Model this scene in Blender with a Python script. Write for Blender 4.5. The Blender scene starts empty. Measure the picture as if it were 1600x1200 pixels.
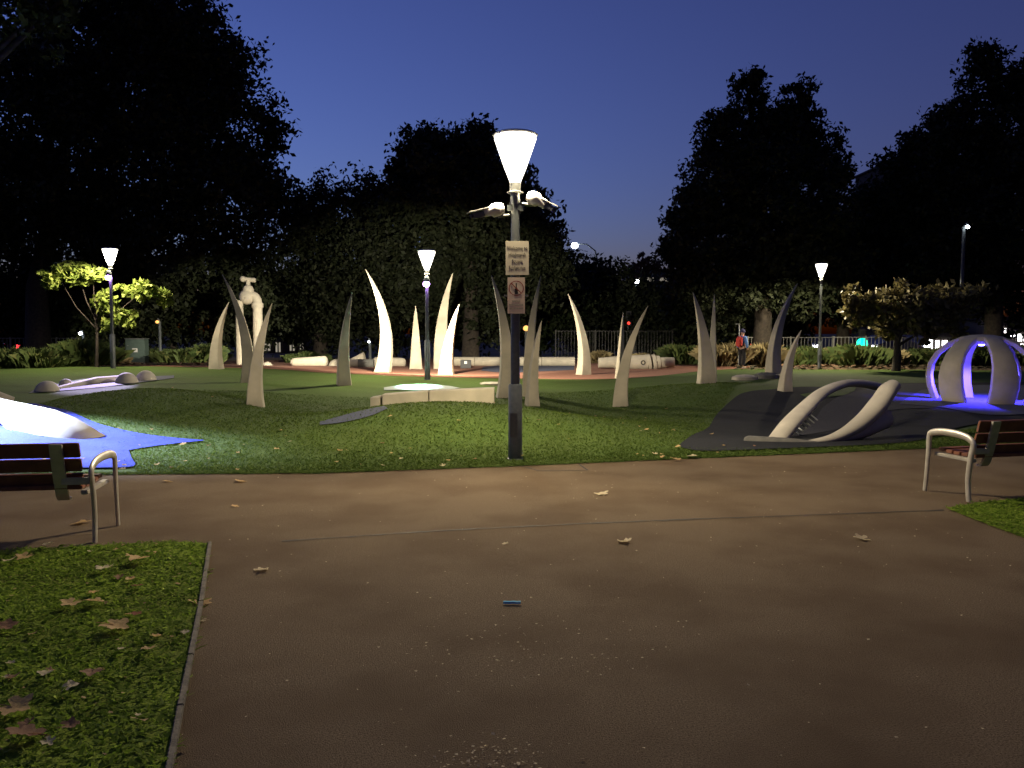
import bpy, bmesh, math, random
import numpy as np
from mathutils import Vector, Matrix

S = bpy.context.scene
COL = S.collection
R = math.radians
random.seed(7)
RNG = np.random.default_rng(11)

# ------------------------------------------------------------------ camera
F = 1300.0                       # focal length in pixels of a 1600 px wide frame
EYE = 1.6
PITCH = math.atan(80 / F)        # looking slightly down, horizon above the middle
cam_d = bpy.data.cameras.new('camera')
cam_d.sensor_width = 36
cam_d.lens = 36 * F / 1600
cam_d.clip_end = 2000
cam_d.clip_start = 0.05
cam = bpy.data.objects.new('camera', cam_d)
COL.objects.link(cam)
cam.location = (0, 0, EYE)
cam.rotation_euler = (math.pi / 2 - PITCH, 0, 0)
S.camera = cam

# ------------------------------------------------------------------ dusk sky
W = bpy.data.worlds.new('World')
S.world = W
W.use_nodes = True
wn = W.node_tree
sky = wn.nodes.new('ShaderNodeTexSky')
sky.sky_type = 'NISHITA'
sky.sun_disc = False
sky.sun_elevation = R(-3)
sky.sun_rotation = R(-43)
sky.ozone_density = 3.2
tint = wn.nodes.new('ShaderNodeMix')
tint.data_type = 'RGBA'
tint.blend_type = 'MULTIPLY'
tint.inputs[0].default_value = 1
tint.inputs[7].default_value = (1.0, .93, 1.02, 1)
wn.links.new(sky.outputs[0], tint.inputs[6])
wn.links.new(tint.outputs[2], wn.nodes['Background'].inputs[0])
wn.nodes['Background'].inputs[1].default_value = 0.15
GAIN = 2 ** (2.7 - 3.8)
LAMP = 400.0 * GAIN              # watts of the post-top lamps

S.view_settings.view_transform = 'Standard'
S.view_settings.look = 'None'
S.view_settings.exposure = 3.8
S.view_settings.gamma = 1
S.view_settings.use_curve_mapping = False
S.render.engine = 'CYCLES'
S.cycles.max_bounces = 5
S.cycles.diffuse_bounces = 3
S.cycles.glossy_bounces = 2
S.cycles.transparent_max_bounces = 4
S.cycles.sample_clamp_indirect = 2.0
S.cycles.use_denoising = True
S.cycles.caustics_reflective = False
S.cycles.caustics_refractive = False

# ------------------------------------------------------------------ survey: photo measurement -> metres
CP, SP = math.cos(PITCH), math.sin(PITCH)

def ray(px, py):
    u, v = (px - 800) / F, (600 - py) / F
    return np.array([u, CP + v * SP, -SP + v * CP])

def at(px, py, d):
    r = ray(px, py)
    r = r * (d / r[1])
    return Vector((r[0], r[1], EYE + r[2]))

def smooth(a, b, x):
    t = np.clip((x - a) / (b - a), 0, 1)
    return t * t * (3 - 2 * t)

def flat(px, py):
    r = ray(px, py)
    s = EYE / -r[2]
    return np.array([r[0] * s, r[1] * s])

EDGE = np.array([flat(*p) for p in ((-400, 733), (-100, 738), (150, 742), (500, 740), (800, 729), (1100, 716), (1450, 701), (1700, 690), (2100, 676))])
BACK = np.array([flat(*p) for p in ((-400, 580), (0, 578), (300, 574), (420, 577), (540, 585), (620, 588), (720, 591), (850, 592), (1000, 590), (1060, 583), (1150, 576), (1300, 578), (1450, 578), (1620, 580), (2000, 580))])

def edge_y(x):
    return np.interp(x, EDGE[:, 0], EDGE[:, 1])

def back_y(x):
    return np.interp(x, BACK[:, 0], BACK[:, 1])

# cx, cy, sigma x, sigma y, height of the lawn's mounds and hollows
MOUNDS = ((-1.15, 13.7, 1.9, 1.5, .45), (-7.0, 16.0, 1.7, 2.2, .50), (-3.7, 18.5, 1.8, 2.5, -.24),
          (5.5, 21.0, 2.2, 2.2, .30), (2.3, 18.5, 1.6, 2.0, -.22), (2.5, 25.5, 2.0, 2.0, -.15), (-15, 30, 7, 6, .33), (-4.5, 26, 2.6, 2.2, .16),
          (9, 27, 3, 2.5, .12), (5.5, 14.5, 2.5, 2.0, -.10))

def h(x, y):
    x = np.asarray(x, float)
    y = np.asarray(y, float)
    z = 0
    for cx, cy, sx, sy, a in MOUNDS:
        z = z + a * np.exp(-((x - cx) / sx) ** 2 / 2 - ((y - cy) / sy) ** 2 / 2)
    return z * smooth(0, 3.0, y - edge_y(x)) * (1 - smooth(34, 46, y))

def ground(px, py):
    r = ray(px, py)
    t = np.linspace(2, 60, 6000)
    X, Y, Z = r[0] * t, r[1] * t, EYE + r[2] * t
    below = Z <= h(X, Y)
    i = int(np.argmax(below)) if below.any() else len(t) - 1
    return Vector((X[i], Y[i], float(h(X[i], Y[i]))))

# ------------------------------------------------------------------ materials
def nd(nt, t, **kw):
    n = nt.nodes.new(t)
    for k, v in kw.items():
        setattr(n, k, v)
    return n

def mat(name, c1, c2=None, scale=5, rough=.8, bump=0, bscale=60, metal=0, detail=6, c3=None, sc3=.4, spec=.5, lo=.35, hi=.65):
    m = bpy.data.materials.new(name)
    m.use_nodes = True
    nt = m.node_tree
    b = nt.nodes['Principled BSDF']
    b.inputs['Roughness'].default_value = rough
    b.inputs['Metallic'].default_value = metal
    b.inputs['Specular IOR Level'].default_value = spec
    tc = nd(nt, 'ShaderNodeTexCoord')
    if c2 is None:
        c2 = tuple(v * .8 for v in c1)
    n = nd(nt, 'ShaderNodeTexNoise')
    n.inputs['Scale'].default_value = scale
    n.inputs['Detail'].default_value = detail
    nt.links.new(tc.outputs['Object'], n.inputs['Vector'])
    r = nd(nt, 'ShaderNodeValToRGB')
    r.color_ramp.elements[0].color = (*c1, 1)
    r.color_ramp.elements[1].color = (*c2, 1)
    r.color_ramp.elements[0].position = lo
    r.color_ramp.elements[1].position = hi
    nt.links.new(n.outputs[0], r.inputs[0])
    out = r.outputs[0]
    if c3 is not None:
        n3 = nd(nt, 'ShaderNodeTexNoise')
        n3.inputs['Scale'].default_value = sc3
        n3.inputs['Detail'].default_value = 4
        nt.links.new(tc.outputs['Object'], n3.inputs['Vector'])
        r3 = nd(nt, 'ShaderNodeValToRGB')
        r3.color_ramp.elements[0].position = .42
        r3.color_ramp.elements[1].position = .62
        nt.links.new(n3.outputs[0], r3.inputs[0])
        mx = nd(nt, 'ShaderNodeMix', data_type='RGBA')
        nt.links.new(r3.outputs[0], mx.inputs[0])
        nt.links.new(out, mx.inputs[6])
        mx.inputs[7].default_value = (*c3, 1)
        out = mx.outputs[2]
    nt.links.new(out, b.inputs['Base Color'])
    if bump:
        nb = nd(nt, 'ShaderNodeTexNoise')
        nb.inputs['Scale'].default_value = bscale
        nb.inputs['Detail'].default_value = 5
        nt.links.new(tc.outputs['Object'], nb.inputs['Vector'])
        bp = nd(nt, 'ShaderNodeBump')
        bp.inputs['Strength'].default_value = bump
        bp.inputs['Distance'].default_value = .02
        nt.links.new(nb.outputs[0], bp.inputs['Height'])
        nt.links.new(bp.outputs[0], b.inputs['Normal'])
    return m

def emit(name, c, s):
    m = bpy.data.materials.new(name)
    m.use_nodes = True
    b = m.node_tree.nodes['Principled BSDF']
    b.inputs['Base Color'].default_value = (*c, 1)
    b.inputs['Emission Color'].default_value = (*c, 1)
    b.inputs['Emission Strength'].default_value = s * GAIN
    return m

def clear_lamp(name, c, s):
    # clear cone that lets its lamp through and glows itself
    m = bpy.data.materials.new(name)
    m.use_nodes = True
    nt = m.node_tree
    e = nd(nt, 'ShaderNodeEmission')
    e.inputs[0].default_value = (*c, 1)
    e.inputs[1].default_value = s * GAIN
    t = nd(nt, 'ShaderNodeBsdfTransparent')
    mx = nd(nt, 'ShaderNodeMixShader')
    mx.inputs[0].default_value = .35
    nt.links.new(t.outputs[0], mx.inputs[1])
    nt.links.new(e.outputs[0], mx.inputs[2])
    nt.links.new(mx.outputs[0], nt.nodes['Material Output'].inputs[0])
    return m

def leafmat(name, c1, c2, c3=None, rough=.6, trans=.0):
    m = bpy.data.materials.new(name)
    m.use_nodes = True
    nt = m.node_tree
    b = nt.nodes['Principled BSDF']
    b.inputs['Roughness'].default_value = rough
    b.inputs['Specular IOR Level'].default_value = .12
    g = nd(nt, 'ShaderNodeNewGeometry')
    r = nd(nt, 'ShaderNodeValToRGB')
    r.color_ramp.elements[0].color = (*c1, 1)
    r.color_ramp.elements[1].color = (*c2, 1)
    if c3:
        e = r.color_ramp.elements.new(.85)
        e.color = (*c2, 1)
        r.color_ramp.elements[2].color = (*c3, 1)
    nt.links.new(g.outputs['Random Per Island'], r.inputs[0])
    nt.links.new(r.outputs[0], b.inputs['Base Color'])
    if trans:
        t = nd(nt, 'ShaderNodeBsdfTranslucent')
        nt.links.new(r.outputs[0], t.inputs[0])
        mx = nd(nt, 'ShaderNodeMixShader')
        mx.inputs[0].default_value = trans
        nt.links.new(b.outputs[0], mx.inputs[1])
        nt.links.new(t.outputs[0], mx.inputs[2])
        nt.links.new(mx.outputs[0], nt.nodes['Material Output'].inputs[0])
    return m

M = dict(
    path=mat('brown asphalt', (.105, .075, .043), (.285, .210, .132), scale=120, rough=.92, spec=.15, bump=.95, bscale=190, c3=(.145, .100, .058), sc3=1.1, lo=.33, hi=.68),
    groove=mat('dark joint', (.03, .024, .016), (.05, .04, .03), scale=30),
    edging=mat('weathered timber edging', (.16, .14, .10), (.08, .07, .05), scale=20, bump=.3),
    lawn=mat('mown lawn', (.050, .090, .019), (.095, .145, .032), scale=28, rough=.9, bump=.7, bscale=45, c3=(.07, .105, .024), sc3=.7, spec=.15),
    turf=mat('clover turf', (.14, .21, .02), (.23, .31, .035), scale=35, rough=.9, bump=.8, bscale=60, c3=(.11, .14, .02), sc3=1.5, spec=.1),
    soil=mat('bark mulch', (.20, .115, .06), (.07, .045, .025), scale=9, rough=.95, bump=.6, bscale=20, c3=(.05, .045, .02), sc3=.35),
    red=mat('red rubber paving', (.25, .105, .058), (.20, .085, .05), scale=12, rough=.9, bump=.2),
    navy=mat('dark navy rubber', (.019, .021, .024), (.036, .038, .042), scale=90, spec=.1, rough=.95, bump=.5, bscale=90, c3=(.024, .026, .028), sc3=1.6),
    blue=mat('blue rubber', (.025, .04, .34), (.06, .085, .5), scale=90, rough=.9, bump=.5, bscale=90, c3=(.03, .045, .36), sc3=2.5, spec=.15),
    slate=mat('slate rubber', (.05, .05, .06), (.04, .04, .05), scale=25, spec=.1, rough=.95, bump=.3),
    domeglow=mat('lightened dome ground', (.13, .135, .16), (.09, .095, .11), scale=70, rough=.95, bump=.4, bscale=90, spec=.1),
    pad=mat('pale glow patch', (.36, .40, .37), (.30, .34, .31), scale=25, rough=.9, spec=.1),
    ring=mat('blue grey rubber', (.06, .07, .11), (.05, .06, .09), scale=25, rough=.85, bump=.2),
    stone=mat('cast concrete', (.56, .505, .375), (.47, .425, .315), scale=3.2, rough=.85, bump=.25, bscale=70, c3=(.37, .335, .25), sc3=1.1),
    pale=mat('pale concrete', (.60, .56, .46), (.50, .465, .38), scale=4, rough=.85, bump=.25, bscale=70, c3=(.42, .39, .32), sc3=1.3),
    cream=mat('cream concrete', (.52, .47, .36), (.44, .40, .31), scale=5, rough=.85, bump=.2),
    darkstone=mat('dark grey concrete', (.10, .10, .09), (.14, .135, .12), scale=12, rough=.9, bump=.3),
    pole=mat('grey painted steel', (.14, .155, .155), (.11, .125, .125), scale=20, rough=.38, metal=.2),
    galv=mat('galvanised steel', (.30, .31, .30), (.22, .23, .22), scale=30, rough=.38, metal=.7),
    bar=mat('grey fence steel', (.25, .25, .23), (.19, .19, .18), scale=10, rough=.5, metal=.4),
    darkbar=mat('dark fence steel', (.06, .06, .055), (.045, .045, .045), scale=10, rough=.5, metal=.3),
    alu=mat('cast aluminium', (.56, .53, .45), (.46, .43, .36), scale=14, rough=.42, metal=.55, bump=.05),
    wood=mat('red brown timber', (.23, .085, .04), (.14, .048, .024), scale=9, rough=.5, bump=.15, bscale=40),
    white=mat('white enamel', (.74, .73, .68), (.66, .65, .6), scale=10, rough=.4),
    sign=mat('cream sign face', (.72, .66, .50), (.66, .60, .45), scale=6, rough=.5),
    pinksign=mat('pale pink sign face', (.74, .60, .47), (.70, .56, .44), scale=6, rough=.5),
    ink=mat('dark brown print', (.03, .024, .018), rough=.6),
    fade=mat('faded grey print', (.40, .36, .27), rough=.6),
    redink=mat('red print', (.30, .035, .025), rough=.6),
    cabinet=mat('green grey enamel', (.09, .13, .11), (.075, .11, .09), scale=6, rough=.45),
    black=mat('black plastic', (.015, .015, .016), rough=.5),
    bark=mat('dark bark', (.06, .047, .034), (.03, .024, .018), scale=8, rough=.95, bump=.8, bscale=25),
    skin=mat('skin', (.42, .25, .17), rough=.6),
    jacket=mat('blue jacket', (.09, .19, .45), (.07, .15, .38), scale=12, rough=.8),
    trousers=mat('black trousers', (.012, .012, .016), rough=.9),
    beanie=mat('navy beanie', (.03, .03, .09), rough=.95),
    redpack=mat('red nylon', (.46, .04, .025), (.38, .03, .02), scale=20, rough=.6),
    shoe=mat('pale shoe', (.5, .48, .42), rough=.7),
    facade=mat('rendered facade', (.10, .08, .07), (.08, .065, .055), scale=1.5, rough=.9),
    roof=mat('brown roof', (.05, .035, .035), rough=.9),
    carpaint=mat('silver car paint', (.3, .3, .31), rough=.3, metal=.4),
    carred=mat('dark red car paint', (.12, .015, .015), rough=.3),
    glass=mat('dark glass', (.02, .022, .025), rough=.1),
    tyre=mat('tyre rubber', (.012, .012, .012), rough=.9),
    litter=mat('pale blue wrapper', (.16, .55, .75), (.3, .65, .8), scale=40, rough=.9, spec=.1),
    lamp=clear_lamp('lamp diffuser', (1, .93, .78), 1.6),
    violet=emit('violet floodlight lens', (.55, .25, 1), 12),
    bluelens=emit('blue light lens', (.08, .06, 1), 8),
    warmwin=emit('lit window', (1, .96, .95), 1.2),
    dimwin=emit('dim window', (.9, .8, .6), .05),
    streetwhite=emit('street light lens', (.85, .92, 1), 8),
    headlight=emit('headlight lens', (.95, .97, 1), 3),
    tail=emit('tail light lens', (1, .05, .06), .8),
    green=emit('green signal lens', (.0, .75, .38), .75),
    redsig=emit('red signal lens', (1, .05, .03), .35),
    blueneon=emit('blue sign light', (.08, .06, 1), 1.3),
    amber=emit('amber light', (1, .45, .12), .25),
    L_dark=leafmat('dark evergreen leaves', (.012, .015, .008), (.026, .033, .015), (.038, .043, .022), trans=.05),
    L_mid=leafmat('green leaves', (.016, .024, .010), (.03, .042, .016), (.05, .055, .024), trans=.05),
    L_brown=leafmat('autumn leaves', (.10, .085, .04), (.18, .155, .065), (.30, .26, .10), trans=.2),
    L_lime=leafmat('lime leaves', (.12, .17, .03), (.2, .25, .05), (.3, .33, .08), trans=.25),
    L_olive=leafmat('olive leaves', (.03, .038, .012), (.06, .07, .02), trans=.1),
    L_shrub=leafmat('shrub blades', (.05, .08, .025), (.10, .13, .04), (.17, .17, .06), trans=.15),
    L_straw=leafmat('straw coloured blades', (.2, .16, .08), (.32, .26, .13), (.4, .34, .18), trans=.15),
    L_rust=leafmat('thin rusty leaves', (.06, .03, .025), (.09, .05, .04), trans=.1),
    blade=leafmat('grass blades', (.13, .21, .025), (.22, .33, .042), (.36, .46, .10), rough=.7, trans=.6),
    blade2=leafmat('lawn blades', (.06, .10, .017), (.10, .15, .03), (.14, .185, .04), rough=.7, trans=.35),
    dl_tan=mat('tan dry leaf', (.74, .52, .25), (.58, .38, .17), scale=25, rough=.7, bump=.3, bscale=40),
    dl_pale=mat('pale dry leaf', (.82, .72, .48), (.70, .58, .35), scale=25, rough=.7, bump=.3, bscale=40),
    dl_brown=mat('brown dry leaf', (.40, .22, .13), (.28, .15, .08), scale=25, rough=.7, bump=.3, bscale=40),
    dl_red=mat('russet dry leaf', (.30, .085, .035), (.22, .06, .03), scale=25, rough=.7),
)

# ------------------------------------------------------------------ mesh building
class MB:
    def __init__(s):
        s.v, s.f = [], []

    def add(s, vs, fs, xf=None):
        o = len(s.v)
        s.v += [tuple(xf @ Vector(p)) if xf is not None else tuple(p) for p in vs]
        s.f += [tuple(i + o for i in q) for q in fs]
        return s

    def box(s, c, size, rot=None, ch=0.0):
        a, b, d = size[0] / 2, size[1] / 2, size[2] / 2
        if ch:
            bm = bmesh.new()
            bmesh.ops.create_cube(bm, size=1)
            for v in bm.verts:
                v.co = Vector((v.co.x * size[0], v.co.y * size[1], v.co.z * size[2]))
            bmesh.ops.bevel(bm, geom=bm.edges[:], offset=ch, segments=2, affect='EDGES')
            bm.verts.index_update()
            vs = [v.co.copy() for v in bm.verts]
            fs = [[v.index for v in f.verts] for f in bm.faces]
            bm.free()
        else:
            vs = [(x, y, z) for x in (-a, a) for y in (-b, b) for z in (-d, d)]
            fs = [(0, 1, 3, 2), (4, 6, 7, 5), (0, 4, 5, 1), (2, 3, 7, 6), (0, 2, 6, 4), (1, 5, 7, 3)]
        xf = Matrix.Translation(Vector(c))
        if rot is not None:
            xf = xf @ rot.to_4x4()
        return s.add(vs, fs, xf)

    def rings(s, rings, cap=True, close=True):
        n = len(rings[0])
        vs = [p for r in rings for p in r]
        fs = []
        for i in range(len(rings) - 1):
            for j in range(n if close else n - 1):
                k = (j + 1) % n
                fs.append((i * n + j, i * n + k, (i + 1) * n + k, (i + 1) * n + j))
        if cap and close:
            fs.append(tuple(range(n - 1, -1, -1)))
            fs.append(tuple((len(rings) - 1) * n + j for j in range(n)))
        return s.add(vs, fs)

    def tube(s, pts, rad, n=10, flat=1.0, up=None, cap=True):
        pts = [Vector(p) for p in pts]
        if not hasattr(rad, '__len__'):
            rad = [rad] * len(pts)
        rr = []
        for i, p in enumerate(pts):
            t = (pts[min(i + 1, len(pts) - 1)] - pts[max(i - 1, 0)]).normalized()
            ref = Vector(up) if up is not None else (Vector((0, 0, 1)) if abs(t.z) < .9 else Vector((1, 0, 0)))
            u = t.cross(ref).normalized()
            w = u.cross(t).normalized()
            rr.append([p + u * math.cos(2 * math.pi * k / n) * rad[i] + w * math.sin(2 * math.pi * k / n) * rad[i] * flat for k in range(n)])
        return s.rings(rr, cap)

    def lathe(s, prof, c=(0, 0, 0), n=20, axis=None):
        c = Vector(c)
        rot = Matrix.Identity(3) if axis is None else Vector((0, 0, 1)).rotation_difference(Vector(axis)).to_matrix()
        return s.rings([[c + rot @ Vector((max(r, 1e-4) * math.cos(2 * math.pi * k / n), max(r, 1e-4) * math.sin(2 * math.pi * k / n), z)) for k in range(n)] for r, z in prof])

    def dome(s, c, r, squash=1.0, n=20, m=7, full=False):
        lo = -math.pi / 2 if full else 0
        return s.lathe([(r * math.cos(lo + (math.pi / 2 - lo) * i / m), r * squash * math.sin(lo + (math.pi / 2 - lo) * i / m)) for i in range(m + 1)], c, n)

    def build(s, name, m, parent=None, loc=None, sm=None, kind=None):
        me = bpy.data.meshes.new(name)
        me.from_pydata(s.v, [], s.f)
        me.materials.append(m)
        me.validate()
        bm = bmesh.new()
        bm.from_mesh(me)
        bmesh.ops.recalc_face_normals(bm, faces=bm.faces)
        bm.to_mesh(me)
        bm.free()
        if sm:
            me.polygons.foreach_set('use_smooth', [True] * len(me.polygons))
            me.set_sharp_from_angle(angle=R(sm))
        return link(name, me, parent, loc, kind)

def link(name, me, parent=None, loc=None, kind=None):
    o = bpy.data.objects.new(name, me)
    COL.objects.link(o)
    o.parent = parent
    if loc is not None:
        o.location = loc
    if kind:
        o['kind'] = kind
    return o

def tag(o, label, cat, group=None):
    o['label'] = label
    o['category'] = cat
    if group:
        o['group'] = group
    return o

def thing(name, label, cat, loc=(0, 0, 0), rz=0, group=None):
    o = bpy.data.objects.new(name, None)
    COL.objects.link(o)
    o.location = loc
    o.rotation_euler = (0, 0, rz)
    o.empty_display_size = .2
    return tag(o, label, cat, group)

def copy_tree(o, parent=None):
    c = o.copy()
    COL.objects.link(c)
    c.parent = parent
    for ch in list(o.children):
        copy_tree(ch, c)
    return c

def np_mesh(name, V, faces_n, m):
    """V: (k*n,3) vertices, each consecutive n of them one face."""
    me = bpy.data.meshes.new(name)
    nv = len(V)
    nf = nv // faces_n
    me.vertices.add(nv)
    me.vertices.foreach_set('co', np.asarray(V, np.float32).ravel())
    me.loops.add(nv)
    me.loops.foreach_set('vertex_index', np.arange(nv, dtype=np.int32))
    me.polygons.add(nf)
    me.polygons.foreach_set('loop_start', np.arange(nf, dtype=np.int32) * faces_n)
    me.polygons.foreach_set('loop_total', np.full(nf, faces_n, np.int32))
    me.materials.append(m)
    me.update(calc_edges=True)
    return me

def grid_mesh(name, X, Y, Z, m):
    nu, nv = X.shape
    V = np.stack([X, Y, Z], -1).reshape(-1, 3)
    i = np.arange(nu * nv).reshape(nu, nv)
    q = np.stack([i[:-1, :-1], i[1:, :-1], i[1:, 1:], i[:-1, 1:]], -1).reshape(-1, 4)
    me = bpy.data.meshes.new(name)
    me.vertices.add(len(V))
    me.vertices.foreach_set('co', V.astype(np.float32).ravel())
    me.loops.add(q.size)
    me.loops.foreach_set('vertex_index', q.astype(np.int32).ravel())
    me.polygons.add(len(q))
    me.polygons.foreach_set('loop_start', np.arange(len(q), dtype=np.int32) * 4)
    me.polygons.foreach_set('loop_total', np.full(len(q), 4, np.int32))
    me.polygons.foreach_set('use_smooth', np.ones(len(q), bool))
    me.materials.append(m)
    me.update(calc_edges=True)
    if me.polygons[0].normal.z < 0:
        me.flip_normals()
    return me

# ------------------------------------------------------------------ ground
def spaced(lo, hi, step, far, g=1.25):
    a = list(np.arange(lo, hi, step))
    s, x = step, a[-1]
    while x < far:
        s *= g
        x += s
        a.append(x)
    s, x, b = step, lo, []
    while x > -far:
        s *= g
        x -= s
        b.append(x)
    return np.array(b[::-1] + a)

gx, gy = spaced(-26, 26, .5, 900), spaced(-4, 50, .5, 900)
X, Y = np.meshgrid(gx, gy, indexing='ij')
link('ground', grid_mesh('ground', X, Y, h(X, Y) - .06 * (1 - smooth(36, 44, Y)) - .004, M['soil']), kind='structure')

# the asphalt: forecourt and crossing path in one flat sheet
Xs = np.linspace(-30, 30, 160)
T = np.linspace(0, 1, 40)
X = np.repeat(Xs[:, None], 40, 1)
Y = -6 + (edge_y(Xs)[:, None] + 6 - .0) * T[None]
link('path', grid_mesh('path', X, Y, X * 0, M['path']), kind='structure')

# lawn with its mounds
Xs = np.arange(-26, 26.01, .14)
T = np.linspace(0, 1, 170) ** 1.3
X = np.repeat(Xs[:, None], len(T), 1)
y0, y1 = edge_y(Xs) + .02 * np.sin(Xs * 9) + .015 * np.sin(Xs * 23), back_y(Xs)
Y = y0[:, None] + (y1 - y0)[:, None] * T[None]
Z = h(X, Y) + .004 + .008 * smooth(0, .3, Y - y0[:, None]) + .006 * np.sin(X * 5.1 + Y * 3.7) * np.sin(X * 2.3 - Y * 4.1) * (T[None] > 0)
link('lawn', grid_mesh('lawn', X, Y, Z, M['lawn']), kind='structure')

def patch(name, top, bot, m, off, nu=60, nv=24):
    A = np.array([ground(*p)[:2] for p in top])
    B = np.array([ground(*p)[:2] for p in bot])
    def res(P):
        s = np.linspace(0, len(P) - 1.0001, nu)
        i = s.astype(int)
        t = (s - i)[:, None]
        g = lambda j: P[np.clip(j, 0, len(P) - 1)]
        p0, p1, p2, p3 = g(i - 1), g(i), g(i + 1), g(i + 2)
        return .5 * (2 * p1 + (p2 - p0) * t + (2 * p0 - 5 * p1 + 4 * p2 - p3) * t * t + (3 * p1 - p0 - 3 * p2 + p3) * t ** 3)
    A, B = res(A), res(B)
    t = np.linspace(0, 1, nv)[None, :, None]
    P = B[:, None] * (1 - t) + A[:, None] * t
    return link(name, grid_mesh(name, P[..., 0], P[..., 1], h(P[..., 0], P[..., 1]) + off, m), kind='structure')

patch('red_path', [(-100, 569), (300, 566), (440, 563), (600, 561), (800, 560), (1000, 561), (1100, 563), (1175, 569)],
      [(-100, 577.5), (300, 574), (440, 578), (600, 587.5), (800, 592), (1000, 590.5), (1100, 580), (1175, 576)], M['red'], .02)
patch('grey_rubber_paving', [(755, 574), (800, 570), (850, 569), (897, 570)], [(752, 580), (790, 583), (850, 581), (897, 579)], M['ring'], .028)
patch('blue_rubber_paving', [(-90, 622), (0, 628), (60, 634), (110, 646), (150, 664), (200, 677), (250, 685), (290, 689), (318, 691)],
      [(-90, 736), (0, 736), (60, 736), (110, 735), (155, 735), (207, 733), (207, 722), (190, 711), (225, 703), (270, 697), (318, 692)], M['blue'], .034)
patch('navy_rubber_paving', [(1062, 698), (1080, 684), (1105, 672), (1120, 650), (1150, 622), (1175, 613), (1230, 608), (1330, 605), (1430, 600), (1640, 598)],
      [(1064, 702), (1085, 707), (1120, 708), (1200, 705), (1300, 701), (1380, 697), (1440, 690), (1510, 668), (1640, 655)], M['navy'], .034)
patch('slate_rubber_paving', [(1285, 640), (1330, 615), (1390, 603), (1470, 603)], [(1240, 686), (1300, 676), (1380, 646), (1470, 640)], M['slate'], .042)
patch('dome_glow_patch', [(1440, 612), (1490, 606), (1560, 604), (1660, 606)], [(1405, 634), (1470, 640), (1550, 652), (1660, 648)], M['domeglow'], .05, 40, 14)  # lighter patch added so the dome's blue light shows on the ground
patch('loop_grass', [(1250, 620), (1290, 612), (1325, 606), (1338, 608)], [(1265, 626), (1290, 624), (1320, 620), (1335, 614)], M['lawn'], .05, 20, 8)
patch('rubber_strip', [(500, 662), (535, 652), (570, 643), (600, 637)], [(500, 667), (540, 662), (580, 652), (606, 641)], M['ring'], .03, 30, 6)
patch('glow_patch', [(600, 607), (630, 603), (665, 602), (700, 604.5), (720, 608)], [(600, 611), (630, 611), (665, 611), (700, 610), (716, 608)], M['pad'], .03, 30, 8)  # pale patch added under the teal beam so its glow reads bright
patch('far_rubber_pad', [(60, 606), (110, 600), (180, 592), (272, 588)], [(45, 616), (110, 611), (180, 604), (272, 592)], M['ring'], .03, 30, 8)

# construction joint across the forecourt and the joint lines of a service pit beside the lamp
mb = MB()
pts = [flat(*p) for p in ((440, 846), (560, 838), (700, 829), (900, 819), (1100, 811), (1300, 804), (1490, 797))]
fine = []
for i in range(len(pts) - 1):
    for k in range(12):
        p = pts[i] + (pts[i + 1] - pts[i]) * k / 12
        fine.append(p + np.array([0, random.uniform(-.008, .008)]))
vs = []
for i, p in enumerate(fine):
    w = .006 + .012 * random.random()
    vs += [(p[0], p[1] - w, .004), (p[0], p[1] + w, .004)]
mb.add(vs, [(2 * i, 2 * i + 2, 2 * i + 3, 2 * i + 1) for i in range(len(fine) - 1)])
mb.build('joint', M['groove'], kind='structure')

def edge_line(name, p, q, w, m, z=.004):
    a, b = Vector((*flat(*p), z)), Vector((*flat(*q), z))
    n = (b - a).cross(Vector((0, 0, 1))).normalized() * w / 2
    return MB().add([a - n, b - n, b + n, a + n], [(0, 1, 2, 3)]).build(name, m, kind='structure')
mb = MB()
corn = [Vector((*flat(*p), .004)) for p in ((812, 728), (842, 736), (918, 735), (905, 726))]
for a, b in ((0, 1), (1, 2), (2, 3)):
    n = (corn[b] - corn[a]).cross(Vector((0, 0, 1))).normalized() * .012
    mb.add([corn[a] - n, corn[b] - n, corn[b] + n, corn[a] + n], [(0, 1, 2, 3)])
mb.build('pit_joint', M['groove'], kind='structure')

# ------------------------------------------------------------------ near lawns at either side of the forecourt
def near_lawn(poly, seed, dens):
    P = np.array(poly)
    rng = np.random.default_rng(seed)
    m = MB()
    m.add([(x, y, .010) for x, y in poly], [tuple(range(len(poly)))])
    m.build('near_lawn', M['turf'], kind='structure')
    lo, hi = P.min(0), P.max(0)
    n = int((hi[0] - lo[0]) * (hi[1] - lo[1]) * dens)
    Q = lo + rng.random((n, 2)) * (hi - lo)
    inside = np.zeros(n, bool)
    j = len(P) - 1
    for i in range(len(P)):
        c = ((P[i, 1] > Q[:, 1]) != (P[j, 1] > Q[:, 1])) & (Q[:, 0] < (P[j, 0] - P[i, 0]) * (Q[:, 1] - P[i, 1]) / (P[j, 1] - P[i, 1] + 1e-9) + P[i, 0])
        inside ^= c
        j = i
    Q = Q[inside]
    Q = Q + rng.normal(size=Q.shape) * .02
    cl = np.sin(Q[:, 0] * 17 + 2 * np.sin(Q[:, 1] * 9)) * np.sin(Q[:, 1] * 21 + 2 * np.sin(Q[:, 0] * 11))
    return blades(Q, np.full(len(Q), .012), .005 + .015 * rng.random(len(Q)) ** 1.5 + .004 * cl, .009, rng, M['blade'], 'grass_blades', .022)

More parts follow.
